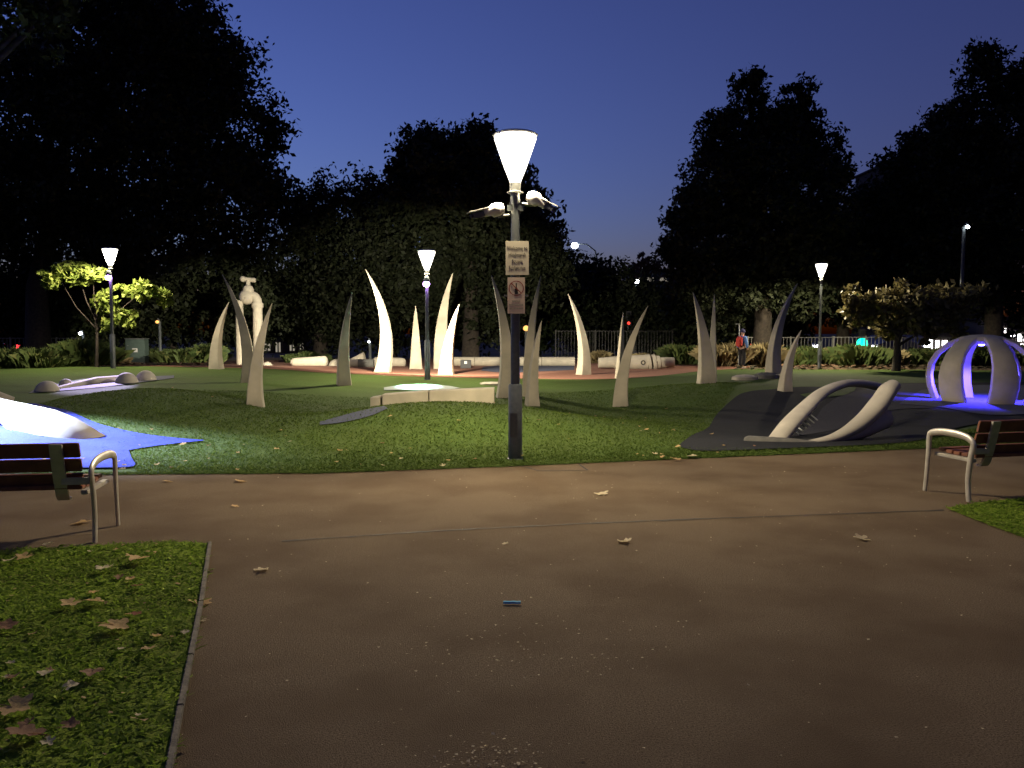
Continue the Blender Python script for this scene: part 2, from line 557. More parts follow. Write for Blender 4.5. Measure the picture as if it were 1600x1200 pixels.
def blades(Q, z, hh, w, rng, m, name, flatness=.0):
    n = len(Q)
    a = rng.random(n) * 2 * math.pi
    d = np.stack([np.cos(a), np.sin(a)], -1)
    lean = rng.normal(size=(n, 2)) * (.5 * hh[:, None] + flatness)
    V = np.zeros((n, 4, 3))
    ww = w * (.6 + .8 * rng.random(n))[:, None]
    V[:, 0, :2] = Q - d * ww * .6
    V[:, 1, :2] = Q + d * ww * .6
    V[:, 2, :2] = Q + lean * .6 + d * ww
    V[:, 3, :2] = Q + lean - d * ww * .3
    V[:, 0, 2] = V[:, 1, 2] = z
    V[:, 2, 2] = z + hh * .7
    V[:, 3, 2] = z + hh
    return link(name, np_mesh(name, V.reshape(-1, 3), 4, m), kind='stuff')

left_poly = [tuple(flat(*p)) for p in ((326, 851), (312, 945), (296, 1030), (280, 1110), (262, 1215), (225, 1500), (180, 2600), (-900, 2600), (-1500, 1500), (-700, 1100), (-260, 880), (0, 862), (150, 854), (270, 848))]
near_lawn(left_poly, 3, 3000)
right_poly = [tuple(flat(*p)) for p in ((1478, 795), (1520, 812), (1600, 842), (1800, 930), (2300, 900), (2100, 800), (1800, 775), (1600, 780), (1540, 785))]
near_lawn(right_poly, 4, 2600)
# lawn blades along the front of the big lawn
rng = np.random.default_rng(5)
n = 190000
Q = np.stack([rng.uniform(-8.5, 9.5, n), np.zeros(n)], -1)
Q[:, 1] = edge_y(Q[:, 0]) + rng.normal(size=n) * .025 + 12 * rng.random(n) ** 1.9
keep = ~((Q[:, 1] < 13.5) & (Q[:, 0] < -5.2 - (Q[:, 1] - 10.6) * .8) & (Q[:, 1] > 9.4))
rub_x = np.interp(Q[:, 1], [11.5, 11.7, 13.7, 16, 20.4, 22.4], [2.28, 2.36, 3.2, 3.9, 5.5, 6.5])
rub_y = np.interp(Q[:, 0], [2.3, 3.46, 4.4, 5.4, 6.0, 7.7, 9.95], [11.43, 11.24, 11.5, 11.75, 12.2, 14, 15.4])
keep &= ~((Q[:, 0] > rub_x) & (Q[:, 1] > rub_y))
for sx_, sy_, sr_ in ((-1.3, 14.45, 1.35),):
    keep &= ~((np.abs(Q[:, 0] - sx_) < sr_) & (np.abs(Q[:, 1] - sy_ - .15) < .4))
Q = Q[keep]
blades(Q, h(Q[:, 0], Q[:, 1]) + .01, (.012 + .022 * rng.random(len(Q))) * (.45 + .55 * smooth(0, .3, Q[:, 1] - edge_y(Q[:, 0]))), .008, rng, M['blade2'], 'lawn_grass', .015)

# timber edging boards along the left lawn
e0 = [flat(*p) for p in ((328, 851), (314, 945), (298, 1030), (282, 1110), (263, 1215), (227, 1500))]
ed = thing('lawn_edging', 'thin weathered edging strip between near left grass and asphalt', 'edging', (0, 0, 0))
for i in range(len(e0) - 1):
    a, b = Vector((*e0[i], 0)), Vector((*e0[i + 1], 0))
    d = b - a
    MB().box((0, 0, .012), (.028, d.length - .008, .03), ch=.004).build('board', M['edging'], ed, (a + b) / 2).rotation_euler = (0, 0, math.atan2(-d.x, d.y))

# ------------------------------------------------------------------ street lamps
def lamp_parts(root, top, flood=None, power=1.0, sleeve=.94, col=(1, .83, .56)):
    b = top - .62
    MB().lathe([(.115, -.1), (.115, .02), (.088, .03), (.086, sleeve), (.075, sleeve + .02)], n=24).build('base_sleeve', M['pole'], root, sm=40)
    if sleeve > .5:
        MB().box((-.02, -.0875, .45), (.09, .008, .3), ch=.003).build('access_cover', M['pole'], root)
    MB().lathe([(.057, sleeve), (.055, b - .12)], n=20).build('pole', M['pole'], root, sm=40)
    MB().lathe([(.06, b - .26), (.062, b - .13), (.10, b - .125), (.10, b - .11), (.066, b - .1), (.07, b)], n=20).build('collar', M['galv'], root, sm=40)
    MB().lathe([(.062, b), (.135, b + .18), (.258, b + .53), (.246, b + .565)], n=28).build('diffuser', M['lamp'], root, sm=40)
    ll = bpy.data.lights.new('lamp_light', 'SPOT')
    ll.spot_size = R(172)
    ll.spot_blend = .2
    ll.energy = LAMP * power
    ll.color = col
    ll.shadow_soft_size = .22
    lo = bpy.data.objects.new('lamp_light', ll)
    COL.objects.link(lo)
    lo.parent = root
    lo.location = (0, 0, b + .34)
    MB().lathe([(.268, b + .566), (.278, b + .58), (.235, b + .605), (.05, b + .62)], n=28).build('cap', M['white'], root, sm=40)
    for k in range(4):
        a = R(45 + 90 * k)
        c, s = math.cos(a), math.sin(a)
        MB().tube([(c * .075, s * .075, b), (c * .142, s * .142, b + .18), (c * .266, s * .266, b + .53), (c * .268, s * .268, b + .57)], .007, 6).build('stay', M['galv'], root, sm=60)
    if flood:
        f = MB().lathe([(.03, 0), (.085, .03), (.10, .12), (.06, .22), (.02, .24)], (0, 0, 0), 16).build('floodlight', M['pole'], root, (0, -.14, b - .42), sm=40)
        MB().dome((0, 0, -.005), .10, .9, 16, 5, True).build('floodlight_lens', M[flood], f, (0, -.02, 0), sm=60)

P0 = ground(805, 719)
lamp0 = thing('street_lamp', 'tall grey lamp post carrying two signs and cameras at the path edge', 'street lamp', P0, 0, 'post top lamps in the park')
lamp_parts(lamp0, 4.06)
P1 = ground(668, 594)
lamp1 = thing('street_lamp', 'lamp post with small violet floodlight standing among the pale tusks at left of centre', 'street lamp', P1, 0, 'post top lamps in the park')
lamp_parts(lamp1, at(668, 390, P1.y).z - P1.z, 'violet', 1.15, 1.2, (1, .86, .62))
P2 = Vector((at(177, 574, 29.5).x, 29.5, 0))
P2.z = float(h(P2.x, P2.y))
lamp2 = thing('street_lamp', 'lamp post with violet floodlight beside lime green foliage at far left', 'street lamp', P2, 0, 'post top lamps in the park')
lamp_parts(lamp2, at(175, 387, P2.y).z - P2.z, 'violet', .9, 1.2, (1, .86, .62))
P3 = ground(1280, 576)
lamp3 = thing('street_lamp', 'rightmost lamp post in front of the fence and shrubs', 'street lamp', P3, 0, 'post top lamps in the park')
lamp_parts(lamp3, at(1280, 411, P3.y).z - P3.z, None, 1.5, 1.2, (1, .86, .6))

def spot(name, loc, target, energy, col, ang, blend=.5, size=.08, parent=None):
    l = bpy.data.lights.new(name, 'SPOT')
    l.energy = energy * GAIN
    l.color = col
    l.spot_size = R(ang)
    l.spot_blend = blend
    l.shadow_soft_size = size
    o = bpy.data.objects.new(name, l)
    COL.objects.link(o)
    o.location = loc
    o.rotation_euler = (Vector(target) - Vector(loc)).to_track_quat('-Z', 'Y').to_euler()
    return o

# violet floodlight on the far left lamp, throwing onto the caterpillar sculpture
spot('floodlight_beam', (P2.x, P2.y - .35, 3.2), ground(150, 600), 1600, (.62, .5, 1), 18)
# floodlight on the middle lamp, throwing onto the lawn behind the low curved wall
spot('floodlight_beam', (P1.x, P1.y - .35, 3.0), ground(655, 605), 2300, (.5, 1, .9), 24, .9)
# floodlight beyond the left edge of the picture, on the whale tail sculpture
spot('floodlight_beam', (-12.3, 13.6, 3.3), (-7.7, 11.9, 0), 5600, (.60, .70, 1), 35, .7)
# white floodlight on the middle lamp, turned onto the tusks of the red path
spot('floodlight_beam', (P1.x, P1.y + .25, 3.3), (-3.2, 33.2, .7), 1350, (1, .9, .7), 72, .25)
spot('floodlight_beam', (P1.x + .2, P1.y + .2, 3.3), (2.6, 31.5, .6), 850, (1, .9, .7), 46, .5)
spot('floodlight_beam', (P1.x - .2, P1.y + .2, 3.3), (-11.5, 38.5, 1.5), 2600, (1, .9, .7), 26, .4)

# ------------------------------------------------------------------ cameras and signs on the middle post
def security_camera(label, side, px0, py0, px1, py1):
    d = P0.y - .05
    a, b = at(px0, py0, d), at(px1, py1, d - .1)
    root = thing('security_camera', label, 'security camera', a, 0, 'security cameras on the lamp post')
    v = b - a
    L = v.length
    t = v.normalized()
    up = Vector((0, 0, 1))
    s = t.cross(up).normalized()
    w = s.cross(t)
    rot = Matrix((t, s, w)).transposed()
    MB().lathe([(.01, -.07), (.06, -.06), (.085, 0), (.085, .07), (.06, .10), (.055, .19), (.04, .2)], (0, 0, 0), 16, t).build('housing', M['white'], root, sm=40)
    MB().box(t * L * .66 + w * .045, (L * .72, .14, .012), rot, .004).build('sunshield', M['white'], root)
    MB().box(t * L * .62 - w * .01, (L * .55, .085, .07), rot, .012).build('body', M['pole'], root)
    e = t * L * .9 - w * .01
    MB().lathe([(.03, 0), (.03, .02), (.02, .021)], e, 12, t).build('lens', M['black'], root, sm=40)
    p = Vector((P0.x + side * .05, P0.y - .0, a.z - .06)) - a
    MB().tube([(0, 0, -.05), (0, 0, -.09), p], .018, 8).build('bracket', M['galv'], root, sm=60)
security_camera('white camera on the left arm of the signposted lamp post', -1, 779, 327, 733, 338)
security_camera('white camera on the right arm of the signposted lamp post', 1, 832, 309, 871, 329)
jb = MB().box((0, 0, 0), (.2, .12, .13), ch=.03)
tag(jb.build('junction_box', M['pole'], None, (P0.x, P0.y + .015, at(805, 325, P0.y).z), sm=40), 'grey junction box between the two cameras on the lamp post', 'junction box')

def text_mesh(body, size, m, parent, loc, name='lettering', sx=1.0):
    cu = bpy.data.curves.new('t', 'FONT')
    cu.body = body
    cu.size = size
    cu.align_x = 'CENTER'
    cu.align_y = 'CENTER'
    cu.space_line = 1.0
    cu.extrude = .0006
    cu.resolution_u = 2
    o = bpy.data.objects.new('t', cu)
    COL.objects.link(o)
    dg = bpy.context.evaluated_depsgraph_get()
    me = bpy.data.meshes.new_from_object(o.evaluated_get(dg))
    bpy.data.objects.remove(o)
    me.materials.clear()
    me.materials.append(m)
    for v in me.vertices:
        v.co = Vector((v.co.x * sx, -v.co.z, v.co.y))
    return link(name, me, parent, loc)

k = P0.y / F
zc = lambda py: at(805, py, P0.y).z
c = Vector((P0.x + (808 - 805) * k, P0.y - .067, zc(404)))
s1 = thing('welcome_sign', 'cream sign reading Welcome to Hindmarsh Square Sculptures on the lamp post', 'sign', c)
MB().box((0, 0, 0), (36 * k, .006, 52 * k), ch=.002).build('plate', M['sign'], s1)
MB().box((0, .012, 0), (.05, .016, .3)).build('bracket', M['galv'], s1)
for i, tx in enumerate(('Welcome to', 'Hindmarsh', 'Square', 'Sculptures')):
    text_mesh(tx, .068, M['ink'], s1, (0, -.0045, (404 - (393 + 10 * i - 4)) * k), sx=.72)
c = Vector((P0.x + (806.5 - 805) * k, P0.y - .067, zc(462)))
s2 = thing('prohibition_sign', 'pale pink sign with a bottle struck out in a red ring', 'sign', c)
MB().box((0, 0, 0), (27 * k, .006, 56 * k), ch=.002).build('plate', M['pinksign'], s2)
MB().box((0, .012, 0), (.05, .016, .3)).build('bracket', M['galv'], s2)
MB().box((0, .009, -.002), (.30, .01, .022)).build('strap', M['galv'], s2)
ring = MB()
cz, ro, ri = 11 * k, 11.6 * k, 10.4 * k
n = 40
ring.add([(r * math.cos(2 * math.pi * i / n), -.0045, cz + r * math.sin(2 * math.pi * i / n)) for i in range(n) for r in (ri, ro)],
         [(2 * i, 2 * i + 1, (2 * i + 3) % (2 * n), (2 * i + 2) % (2 * n)) for i in range(n)])
ring.box((0, -.006, cz), (ro * 1.9, .0015, 1.5 * k), Matrix.Rotation(R(45), 3, 'Y'))
ring.build('prohibition_ring', M['redink'], s2)
bt = [(-2.4, -9), (2.4, -9), (2.4, -1.5), (.9, 2), (.8, 8), (-.8, 8), (-.9, 2), (-2.4, -1.5)]
MB().add([(x * k, -.0052, cz + z * k) for x, z in bt], [tuple(range(8))]).build('bottle_symbol', M['ink'], s2)
mb = MB()
for i, (w0, z) in enumerate(((13, -9), (22, -14.5), (20, -20))):
    x = -w0 / 2
    while x < w0 / 2:
        w = random.uniform(.9, 1.8)
        mb.box(((x + w / 2) * k, -.0042, z * k), (w * k * .8, .001, random.uniform(2, 2.8) * k))
        x += w + .35
mb.build('faded_lettering', M['fade'], s2, kind='stuff')

# ------------------------------------------------------------------ tusks
def tusk(base, w, tip, mid, yaw, label, th=.78, lean=0.0, mt='stone'):
    p = ground(*base)
    m = p.y / F
    H = at(tip[0], tip[1], p.y).z - p.z + .12
    tx, mx = (tip[0] - base[0]) * m, (mid - base[0]) * m
    W0 = w * m
    ca, sa = math.cos(yaw), math.sin(abs(yaw))
    A = W0 / (ca + th * sa)          # face width, so that both visible faces together span W0
    B = A * th
    rr = []
    for i in range(25):
        t = i / 24
        cx = 2 * t * (1 - t) * (2 * mx - tx / 2) + t * t * tx
        s = max((1 - t) ** .72 * (.90 + .10 * math.exp(-t / .07)), .035)
        z = -.12 + t * H
        a, b = A * s / 2, B * s / 2
        e = min(a, b) * .13
        sec = [(-a + e, -b), (a - e, -b), (a, -b + e), (a, b - e), (a - e, b), (-a + e, b), (-a, b - e), (-a, -b + e)]
        cy = lean * t * t
        rr.append([(cx + x * math.cos(yaw) - y * math.sin(yaw), cy + x * math.sin(yaw) + y * math.cos(yaw), z) for x, y in sec])
    o = MB().rings(rr).build('tusk_sculpture', M[mt], None, p, sm=28)
    return tag(o, label, 'sculpture', 'tusk sculptures on the lawn')

TUSKS = (
    ((339, 577), 25, (360, 472), 341, -.25, 'leftmost tusk, short and broad, on the lawn edge before the giant tap'),
    ((387, 598), 30, (351, 429), 383, .30, 'tall dark tusk curving left across the giant tap'),
    ((400, 635), 31, (428, 474), 404, .12, 'grey tusk curving right, crossing the foot of the tall one before the tap'),
    ((538, 602), 29, (552, 457), 539, .38, 'tusk with grey front and narrow lit side, before the row of concrete domes'),
    ((596, 582), 28, (573, 421), 602, -.1, 'brightly lit tusk curving left on the red path, left of the violet lit lamp post'),
    ((650, 577), 24, (650, 478), 650, .1, 'short straight white tusk just left of the violet lit lamp post'),
    ((692, 577), 32, (708, 427), 691, .1, 'tall pale tusk just right of the violet lit lamp post, behind a shorter one'),
    ((697, 586), 28, (718, 475), 702, -.1, 'shorter bright tusk standing in front of the tall one by the violet lit lamp post'),
    ((788, 622), 33, (768, 430), 790, .2, 'dark tusk curving left just behind the signposted lamp'),
    ((828, 620), 26, (845, 431), 829, -.2, 'tall sunny pale tusk curving right behind the no bottle sign'),
    ((832, 635), 28, (846, 501), 834, .45, 'short tusk at the foot of the tall pale one behind the signposted lamp'),
    ((911, 586), 28, (887, 459), 909, .62, 'two toned tusk with bright left face, on the red path right of the signposted lamp'),
    ((968, 592), 18, (973, 488), 970, .55, 'slim tusk with bright left edge mostly hidden behind a grey tusk'),
    ((970, 635), 30, (1011, 478), 978, -.15, 'grey tusk curving right before the concrete pipe with a hole'),
    ((1103, 600), 31, (1081, 457), 1099, .12, 'left tusk of the crossing pair left of the person'),
    ((1112, 598), 20, (1114, 459), 1113, -.3, 'right tusk of the crossing pair left of the person'),
    ((1210, 590), 31, (1243, 443), 1213, .45, 'tall tusk curving right just beside the person'),
    ((1227, 613), 28, (1250, 516), 1231, .42, 'rightmost tusk, short, at the edge of the navy rubber'),
)
for t in TUSKS:
    tusk(*t)

# ------------------------------------------------------------------ giant tap
D = 41.0
k = D / F
b = at(404, 567, D)
b.z = float(h(b.x, b.y))
tap = thing('tap_sculpture', 'giant cream concrete garden tap standing on the red path behind tusks', 'sculpture', b)
X = lambda px: (px - 404) * k
Zp = lambda py: at(404, py, D).z - b.z
MB().lathe([(.24, -.1), (.23, Zp(480)), (.23, Zp(472))], n=24).build('riser_pipe', M['cream'], tap, sm=40)
MB().lathe([(.27, Zp(481)), (.28, Zp(480)), (.28, Zp(474)), (.26, Zp(473))], n=24).build('flange', M['cream'], tap, sm=40)
pts = [(X(404 - 10 * (1 - math.cos(a))), 0, Zp(473) + .36 * math.sin(a)) for a in np.linspace(0, math.pi / 2, 8)] + [(X(386), 0, Zp(473) + .36)]
MB().tube(pts, .22, 18, up=(0, 1, 0)).build('elbow', M['cream'], tap, sm=60)
MB().dome((X(388), 0, Zp(464)), 12.5 * k, .95, 22, 12, True).build('valve_body', M['cream'], tap, sm=60)
MB().lathe([(.26, Zp(456)), (.27, Zp(452)), (.2, Zp(447)), (.12, Zp(446)), (.09, Zp(438))], (X(390), 0, 0), 20).build('bonnet', M['cream'], tap, sm=40)
MB().tube([(X(383), 0, Zp(436)), (X(401), .1, Zp(438))], .11, 12).dome((X(382), 0, Zp(436)), .15, 1, 14, 8, True).build('handle', M['cream'], tap, sm=60)
MB().lathe([(.2, -.1), (.19, Zp(500)), (.17, Zp(478)), (.19, Zp(470))], (X(377), -.1, 0), 20).build('spout_stream', M['cream'], tap, sm=40)

def on(px, py, d):
    p = at(px, py, d)
    return Vector((p.x, d, float(h(p.x, d))))

def simple(mb, name, m, loc, label, cat, group=None, sm=50):
    return tag(mb.build(name, m, None, loc, sm=sm), label, cat, group)

k = 38.5 / F
G = 'low concrete play pieces on the red path'
simple(MB().dome((0, 0, -.05), 8 * k, 1.05), 'concrete_dome', M['cream'], on(418, 570, 38.5), 'small pale dome on the red path right of the giant tap', 'sculpture', G)

def lying_pipe(px0, px1, r0, r1, d, label, name='concrete_pipe', m='cream', z=None, d1=None, prof=None):
    a, b = on(px0, 570, d), on(px1, 570, d1 or d)
    v = b - a
    rr = prof or [(0, .55), (.06, .93), (.12, 1), (.9, 1), (.96, .9), (1, .5)]
    pts = [v * t + Vector((0, 0, (r0 + (r1 - r0) * t) * .82)) for t, _ in rr]
    return simple(MB().tube(pts, [(r0 + (r1 - r0) * t) * q for t, q in rr], 18), name, M[m], a, label, 'sculpture', G)
lying_pipe(455, 512, .2, .27, 38.6, 'pale pipe end lying left of the larger concrete dome')
simple(MB().dome((0, 0, -.05), 13 * k, 1.02), 'concrete_dome', M['cream'], on(526, 571, 38.2), 'larger pale dome half hidden behind the tusk with the lit side', 'sculpture', G)
lying_pipe(541, 561, .17, .2, 37.4, 'short pale pipe before the second concrete dome')
lying_pipe(560, 584, .2, .21, 36.6, 'short dark grey pipe beside the brightly lit tusk', m='darkstone', prof=[(0, 1), (.5, 1), (1, 1), (1, .7)])
simple(MB().dome((0, 0, -.05), 11 * k, 1.05).tube([(-.9, 0, .22), (-.5, 0, .3), (0, 0, .4)], [.03, .14, .28], 10), 'concrete_dome', M['cream'], on(570, 571, 39), 'pale beaked dome left of the brightly lit tusk', 'sculpture', G)
lying_pipe(583, 634, .25, .22, 38.8, 'pale pipe lying behind the foot of the brightly lit tusk')
# long pipe in lengths
lp = thing('long_pipe', 'long low cream pipe lying along the back of the red path', 'sculpture', on(690, 570, 40), 0, G)
a, b2 = on(690, 570, 40), on(898, 570, 40)
L = (b2 - a).x
for i in range(4):
    MB().tube([(L * (i / 4) + .01, 0, .2), (L * ((i + 1) / 4) - .01, 0, .2)], .235, 18).build('pipe_length', M['cream'], lp, sm=50)
# big pipe with hole and flanges
bp = thing('pipe_sculpture', 'stepped cream concrete pipe with collars and a round hole, right of the grey tusk', 'sculpture', on(935, 577, 36.5), 0, G)
kk = 36.5 / F
ax = lambda p0, p1, ra, rb: MB().tube([((p0 - 935) * kk, 0, .28), ((p1 - 935) * kk, 0, .30)], [ra, rb], 24)
ax(935, 960, .22, .26).build('pipe_end', M['cream'], bp, sm=50)
ax(960, 1011, .29, .34).build('pipe_body', M['cream'], bp, sm=50)
for p0, r in ((1011, .37), (1019, .36)):
    ax(p0, p0 + 5, r, r).build('collar', M['cream'], bp, sm=50)
ax(1024, 1031, .31, .29).build('pipe_neck', M['cream'], bp, sm=50)
ax(1031, 1053, .24, .22).build('spigot', M['cream'], bp, sm=50)
MB().lathe([(.105, 0), (.105, .02), (.06, .021), (.06, -.05)], ((1003 - 935) * kk, -.325, .3), 16, (0, -1, 0)).build('hole', M['ink'], bp, sm=40)
# small dark crate
cr = thing('crate', 'small dark open crate with a white mark beside the long pipe', 'crate', on(728, 577, 36.5), 0)
MB().box((0, 0, .2), (.46, .36, .36), ch=.02).build('box', M['black'], cr)
MB().box((0, -.185, .28), (.12, .01, .12)).build('mark', M['white'], cr)
MB().box((-.33, 0, .38), (.2, .1, .04), ch=.01).build('handle', M['cream'], cr)

# ------------------------------------------------------------------ caterpillar sculpture
g0 = ground(75, 612)
ct = thing('caterpillar_sculpture', 'low concrete caterpillar with four domes lying on the left mound', 'sculpture', g0)
kc = g0.y / F
def rel(px, py, dz=0):
    g = ground(px, py)
    return Vector((g.x, g.y, g.z + dz)) - g0
MB().dome(rel(74, 612, .0), 18 * kc, .95).build('head', M['pale'], ct, sm=60)
MB().dome(rel(103, 604, .03), 11 * kc, 1.0).build('dome', M['pale'], ct, sm=60)
MB().dome(rel(198, 599, .0), 19 * kc, 1.0).build('dome', M['pale'], ct, sm=60)
MB().dome(rel(228, 595, .0), 18 * kc, 1.05).build('dome', M['pale'], ct, sm=60)
MB().tube([rel(90, 609, .02), rel(115, 605, .04), rel(150, 600, .09), rel(190, 596, .09)], [.1, .13, .15, .13], 12, flat=.7).build('body', M['pale'], ct, sm=60)

# ------------------------------------------------------------------ whale tail sculpture at left
g1 = ground(165, 694)
wh = thing('whale_sculpture', 'pale concrete whale tail tapering onto bright blue rubber at left', 'sculpture', g1)
rr = []
for px, py, top, wid, lift in ((167, 694, .015, .05, 0), (150, 696, .09, .22, 0), (125, 697, .2, .34, 0), (95, 696, .33, .42, 0), (60, 693, .43, .46, 0), (25, 688, .47, .46, .05), (0, 684, .49, .42, .25), (-40, 678, .55, .4, .32), (-90, 672, .6, .36, .36), (-130, 668, .62, .3, .38)):
    p = Vector((*flat(px, py), 0)) - Vector((g1.x, g1.y, 0))
    sec = [(-.5, 0), (-.42, .45), (-.2, .9), (-.04, 1), (.12, .93), (.4, .5), (.5, 0)]
    rr.append([(p.x + .25 * u * wid, p.y + (u + .5) * wid * 1.6, lift + (top - lift) * v - (.05 if lift == 0 and v == 0 else 0)) for u, v in sec])
MB().rings(rr).build('body', M['stone'], wh, sm=55)
c0 = Vector((*flat(12, 640), 0)) - Vector((g1.x, g1.y, 0))
MB().tube([c0 + Vector((.1, 0, .1)), c0 + Vector((-.3, -.3, .3)), c0 + Vector((-.9, -.6, .42))], [.12, .17, .12], 12).build('fluke', M['stone'], wh, sm=60)

# ------------------------------------------------------------------ jaw sculpture on the navy rubber
jb0 = ground(1215, 687)
jw = thing('jaw_sculpture', 'looping concrete jaw with two arms and a ladder on navy rubber', 'sculpture', jb0)
rj = lambda px, py, d: at(px, py, d) - jb0
def spline(pts, n=8):
    P = [Vector(p) for p in pts]
    out = []
    for i in range(len(P) - 1):
        p0, p1, p2, p3 = P[max(i - 1, 0)], P[i], P[i + 1], P[min(i + 2, len(P) - 1)]
        for j in range(n):
            t = j / n
            out.append(.5 * ((2 * p1) + (p2 - p0) * t + (2 * p0 - 5 * p1 + 4 * p2 - p3) * t * t + (3 * p1 - p0 - 3 * p2 + p3) * t ** 3))
    return out + [P[-1]]
def radii(r, n):
    return list(np.interp(np.linspace(0, len(r) - 1, n), range(len(r)), r))
A = spline([rj(1213, 690, 12.4), rj(1233, 664, 12.6), rj(1260, 636, 13.0), rj(1288, 612, 13.5), rj(1325, 599, 14.2), rj(1362, 602, 14.9), rj(1392, 611, 15.6)])
MB().tube(A, radii([.16, .155, .14, .115, .105, .115, .13], len(A)), 14, flat=.62).build('upper_arm', M['pale'], jw, sm=60)
B = spline([rj(1250, 693, 12.0), rj(1300, 685, 12.1), rj(1340, 664, 12.25), rj(1370, 635, 12.4), rj(1386, 612, 12.5), rj(1397, 601, 12.6), rj(1400, 598, 12.62)])
MB().tube(B, radii([.025, .08, .13, .155, .145, .11, .03], len(B)), 16, flat=.8).build('lower_arm', M['pale'], jw, sm=60)
Wb = [rj(1300, 690, 12.1), rj(1345, 672, 12.35), rj(1382, 652, 12.6)]
MB().tube(spline(Wb), radii([.05, .12, .16], 17), 10, flat=1.1).build('web', M['pale'], jw, sm=60)
MB().tube([rj(1163, 689, 12.15), rj(1170, 690, 12.12), rj(1240, 694, 12.0), rj(1330, 700, 11.9)], [.06, .09, .085, .03], 14).build('log', M['darkstone'], jw, sm=60)
for i in range(6):
    px, py = 1241 + i * 5.5, 672 - i * 4.5
    MB().tube([rj(px - 2, py - 2, 12.8), rj(px + 9, py + 7, 12.5)], .011, 6).build('rung', M['galv'], jw, sm=60)

# ------------------------------------------------------------------ ribbed dome with blue light inside
dc = Vector((at(1535, 600, 18.9).x - .05, 18.9, 0))
dc.z = float(h(dc.x, dc.y))
dm = thing('dome_sculpture', 'ribbed concrete dome lit blue from inside at the right edge', 'sculpture', dc)
prof = [(.84, -.08), (.93, .12), (1.02, .38), (1.05, .62), (1.01, .88), (.88, 1.12), (.66, 1.32), (.4, 1.44), (.15, 1.48)]
for i in range(6):
    a = R(-93 + 60 * i)
    d, t = Vector((math.cos(a), math.sin(a), 0)), Vector((-math.sin(a), math.cos(a), 0))
    rr = []
    for j, (r, z) in enumerate(prof):
        q0, q1 = prof[max(j - 1, 0)], prof[min(j + 1, len(prof) - 1)]
        tr, tz = q1[0] - q0[0], q1[1] - q0[1]
        l = math.hypot(tr, tz)
        nr, nz = tz / l, -tr / l
        w = np.interp(j, [0, 3, 8], [.28, .27, .14])
        th = .055
        rr.append([d * (r + nr * sgn * th) + t * (sd * w) + Vector((0, 0, z + nz * sgn * th)) for sgn, sd in ((1, -.85), (1.15, 0), (1, .85), (.6, 1), (-1, 1), (-1, -1), (.6, -1))])
    MB().rings(rr).build('rib', M['stone'], dm, sm=35)
MB().lathe([(.05, 1.38), (.36, 1.36), (.48, 1.40), (.44, 1.49), (.22, 1.54), (.02, 1.55)], n=28).build('crown_ring', M['stone'], dm, sm=40)
MB().lathe([(.02, .0), (.09, .0), (.09, .05), (.05, .06)], n=16).build('ground_light_housing', M['pole'], dm, sm=40)
MB().dome((0, 0, 1.33), .07, -.6, 16, 5).build('blue_light', M['bluelens'], dm, sm=60)
pl = bpy.data.lights.new('blue_light_beam', 'SPOT')
pl.spot_size = R(136)
pl.spot_blend = .35
pl.energy = 340 * GAIN
pl.color = (.05, .035, 1)
pl.shadow_soft_size = .06
plo = bpy.data.objects.new('blue_light_beam', pl)
COL.objects.link(plo)
plo.location = dc + Vector((0, 0, 1.24))

# ------------------------------------------------------------------ low curved wall on the middle mound
wl = thing('curved_wall', 'low curved concrete block wall on the crest of the middle mound', 'wall', (0, 0, 0))
def wall_block(p0, p1, ztop0, ztop1):
    rr = []
    for i in range(9):
        t = i / 8
        px = p0 + (p1 - p0) * t
        d = 14.65 - .3 * math.sin(math.pi * (px - 570) / 215)
        x = (px - 800) / F * d
        zt = ztop0 + (ztop1 - ztop0) * t
        hb = float(h(x, d)) - .15
        rr.append([(x, d, hb), (x, d, zt - .015), (x, d + .015, zt), (x, d + .34, zt), (x, d + .35, zt - .015), (x, d + .35, hb)])
    MB().rings(rr).build('block', M['stone'], wl, sm=30)
wall_block(578, 593, .46, .49)
wall_block(597, 668.5, .52, .60)
wall_block(670.5, 772, .60, .63)

# flat stones and lily pads
def pad(px, py, r, sy, label, m, zz=.03):
    g = ground(px, py)
    mb = MB()
    rr = []
    for s, z in ((1, 0), (.98, zz), (.6, zz * 1.6), (.02, zz * 1.8)):
        rr.append([(r * s * math.cos(a) * (1 + .12 * math.sin(3 * a + 1)), r * sy * s * math.sin(a) * (1 + .1 * math.cos(2 * a)), z) for a in np.linspace(0, 2 * math.pi, 24, endpoint=False)])
    mb.rings(rr)
    return simple(mb, 'stepping_stone', M[m], g, label, 'stepping stone')
pad(768, 602, .38, .9, 'flat pale stone on the lawn at the left of the dark tusk', 'cream', .06)
pad(1163, 594, .40, .7, 'pale leaf shaped stone on the lawn below the person', 'cream', .10)
pad(1198, 592, .42, .8, 'dark leaf shaped stone at the foot of the tall tusk near the person', 'darkstone', .12)

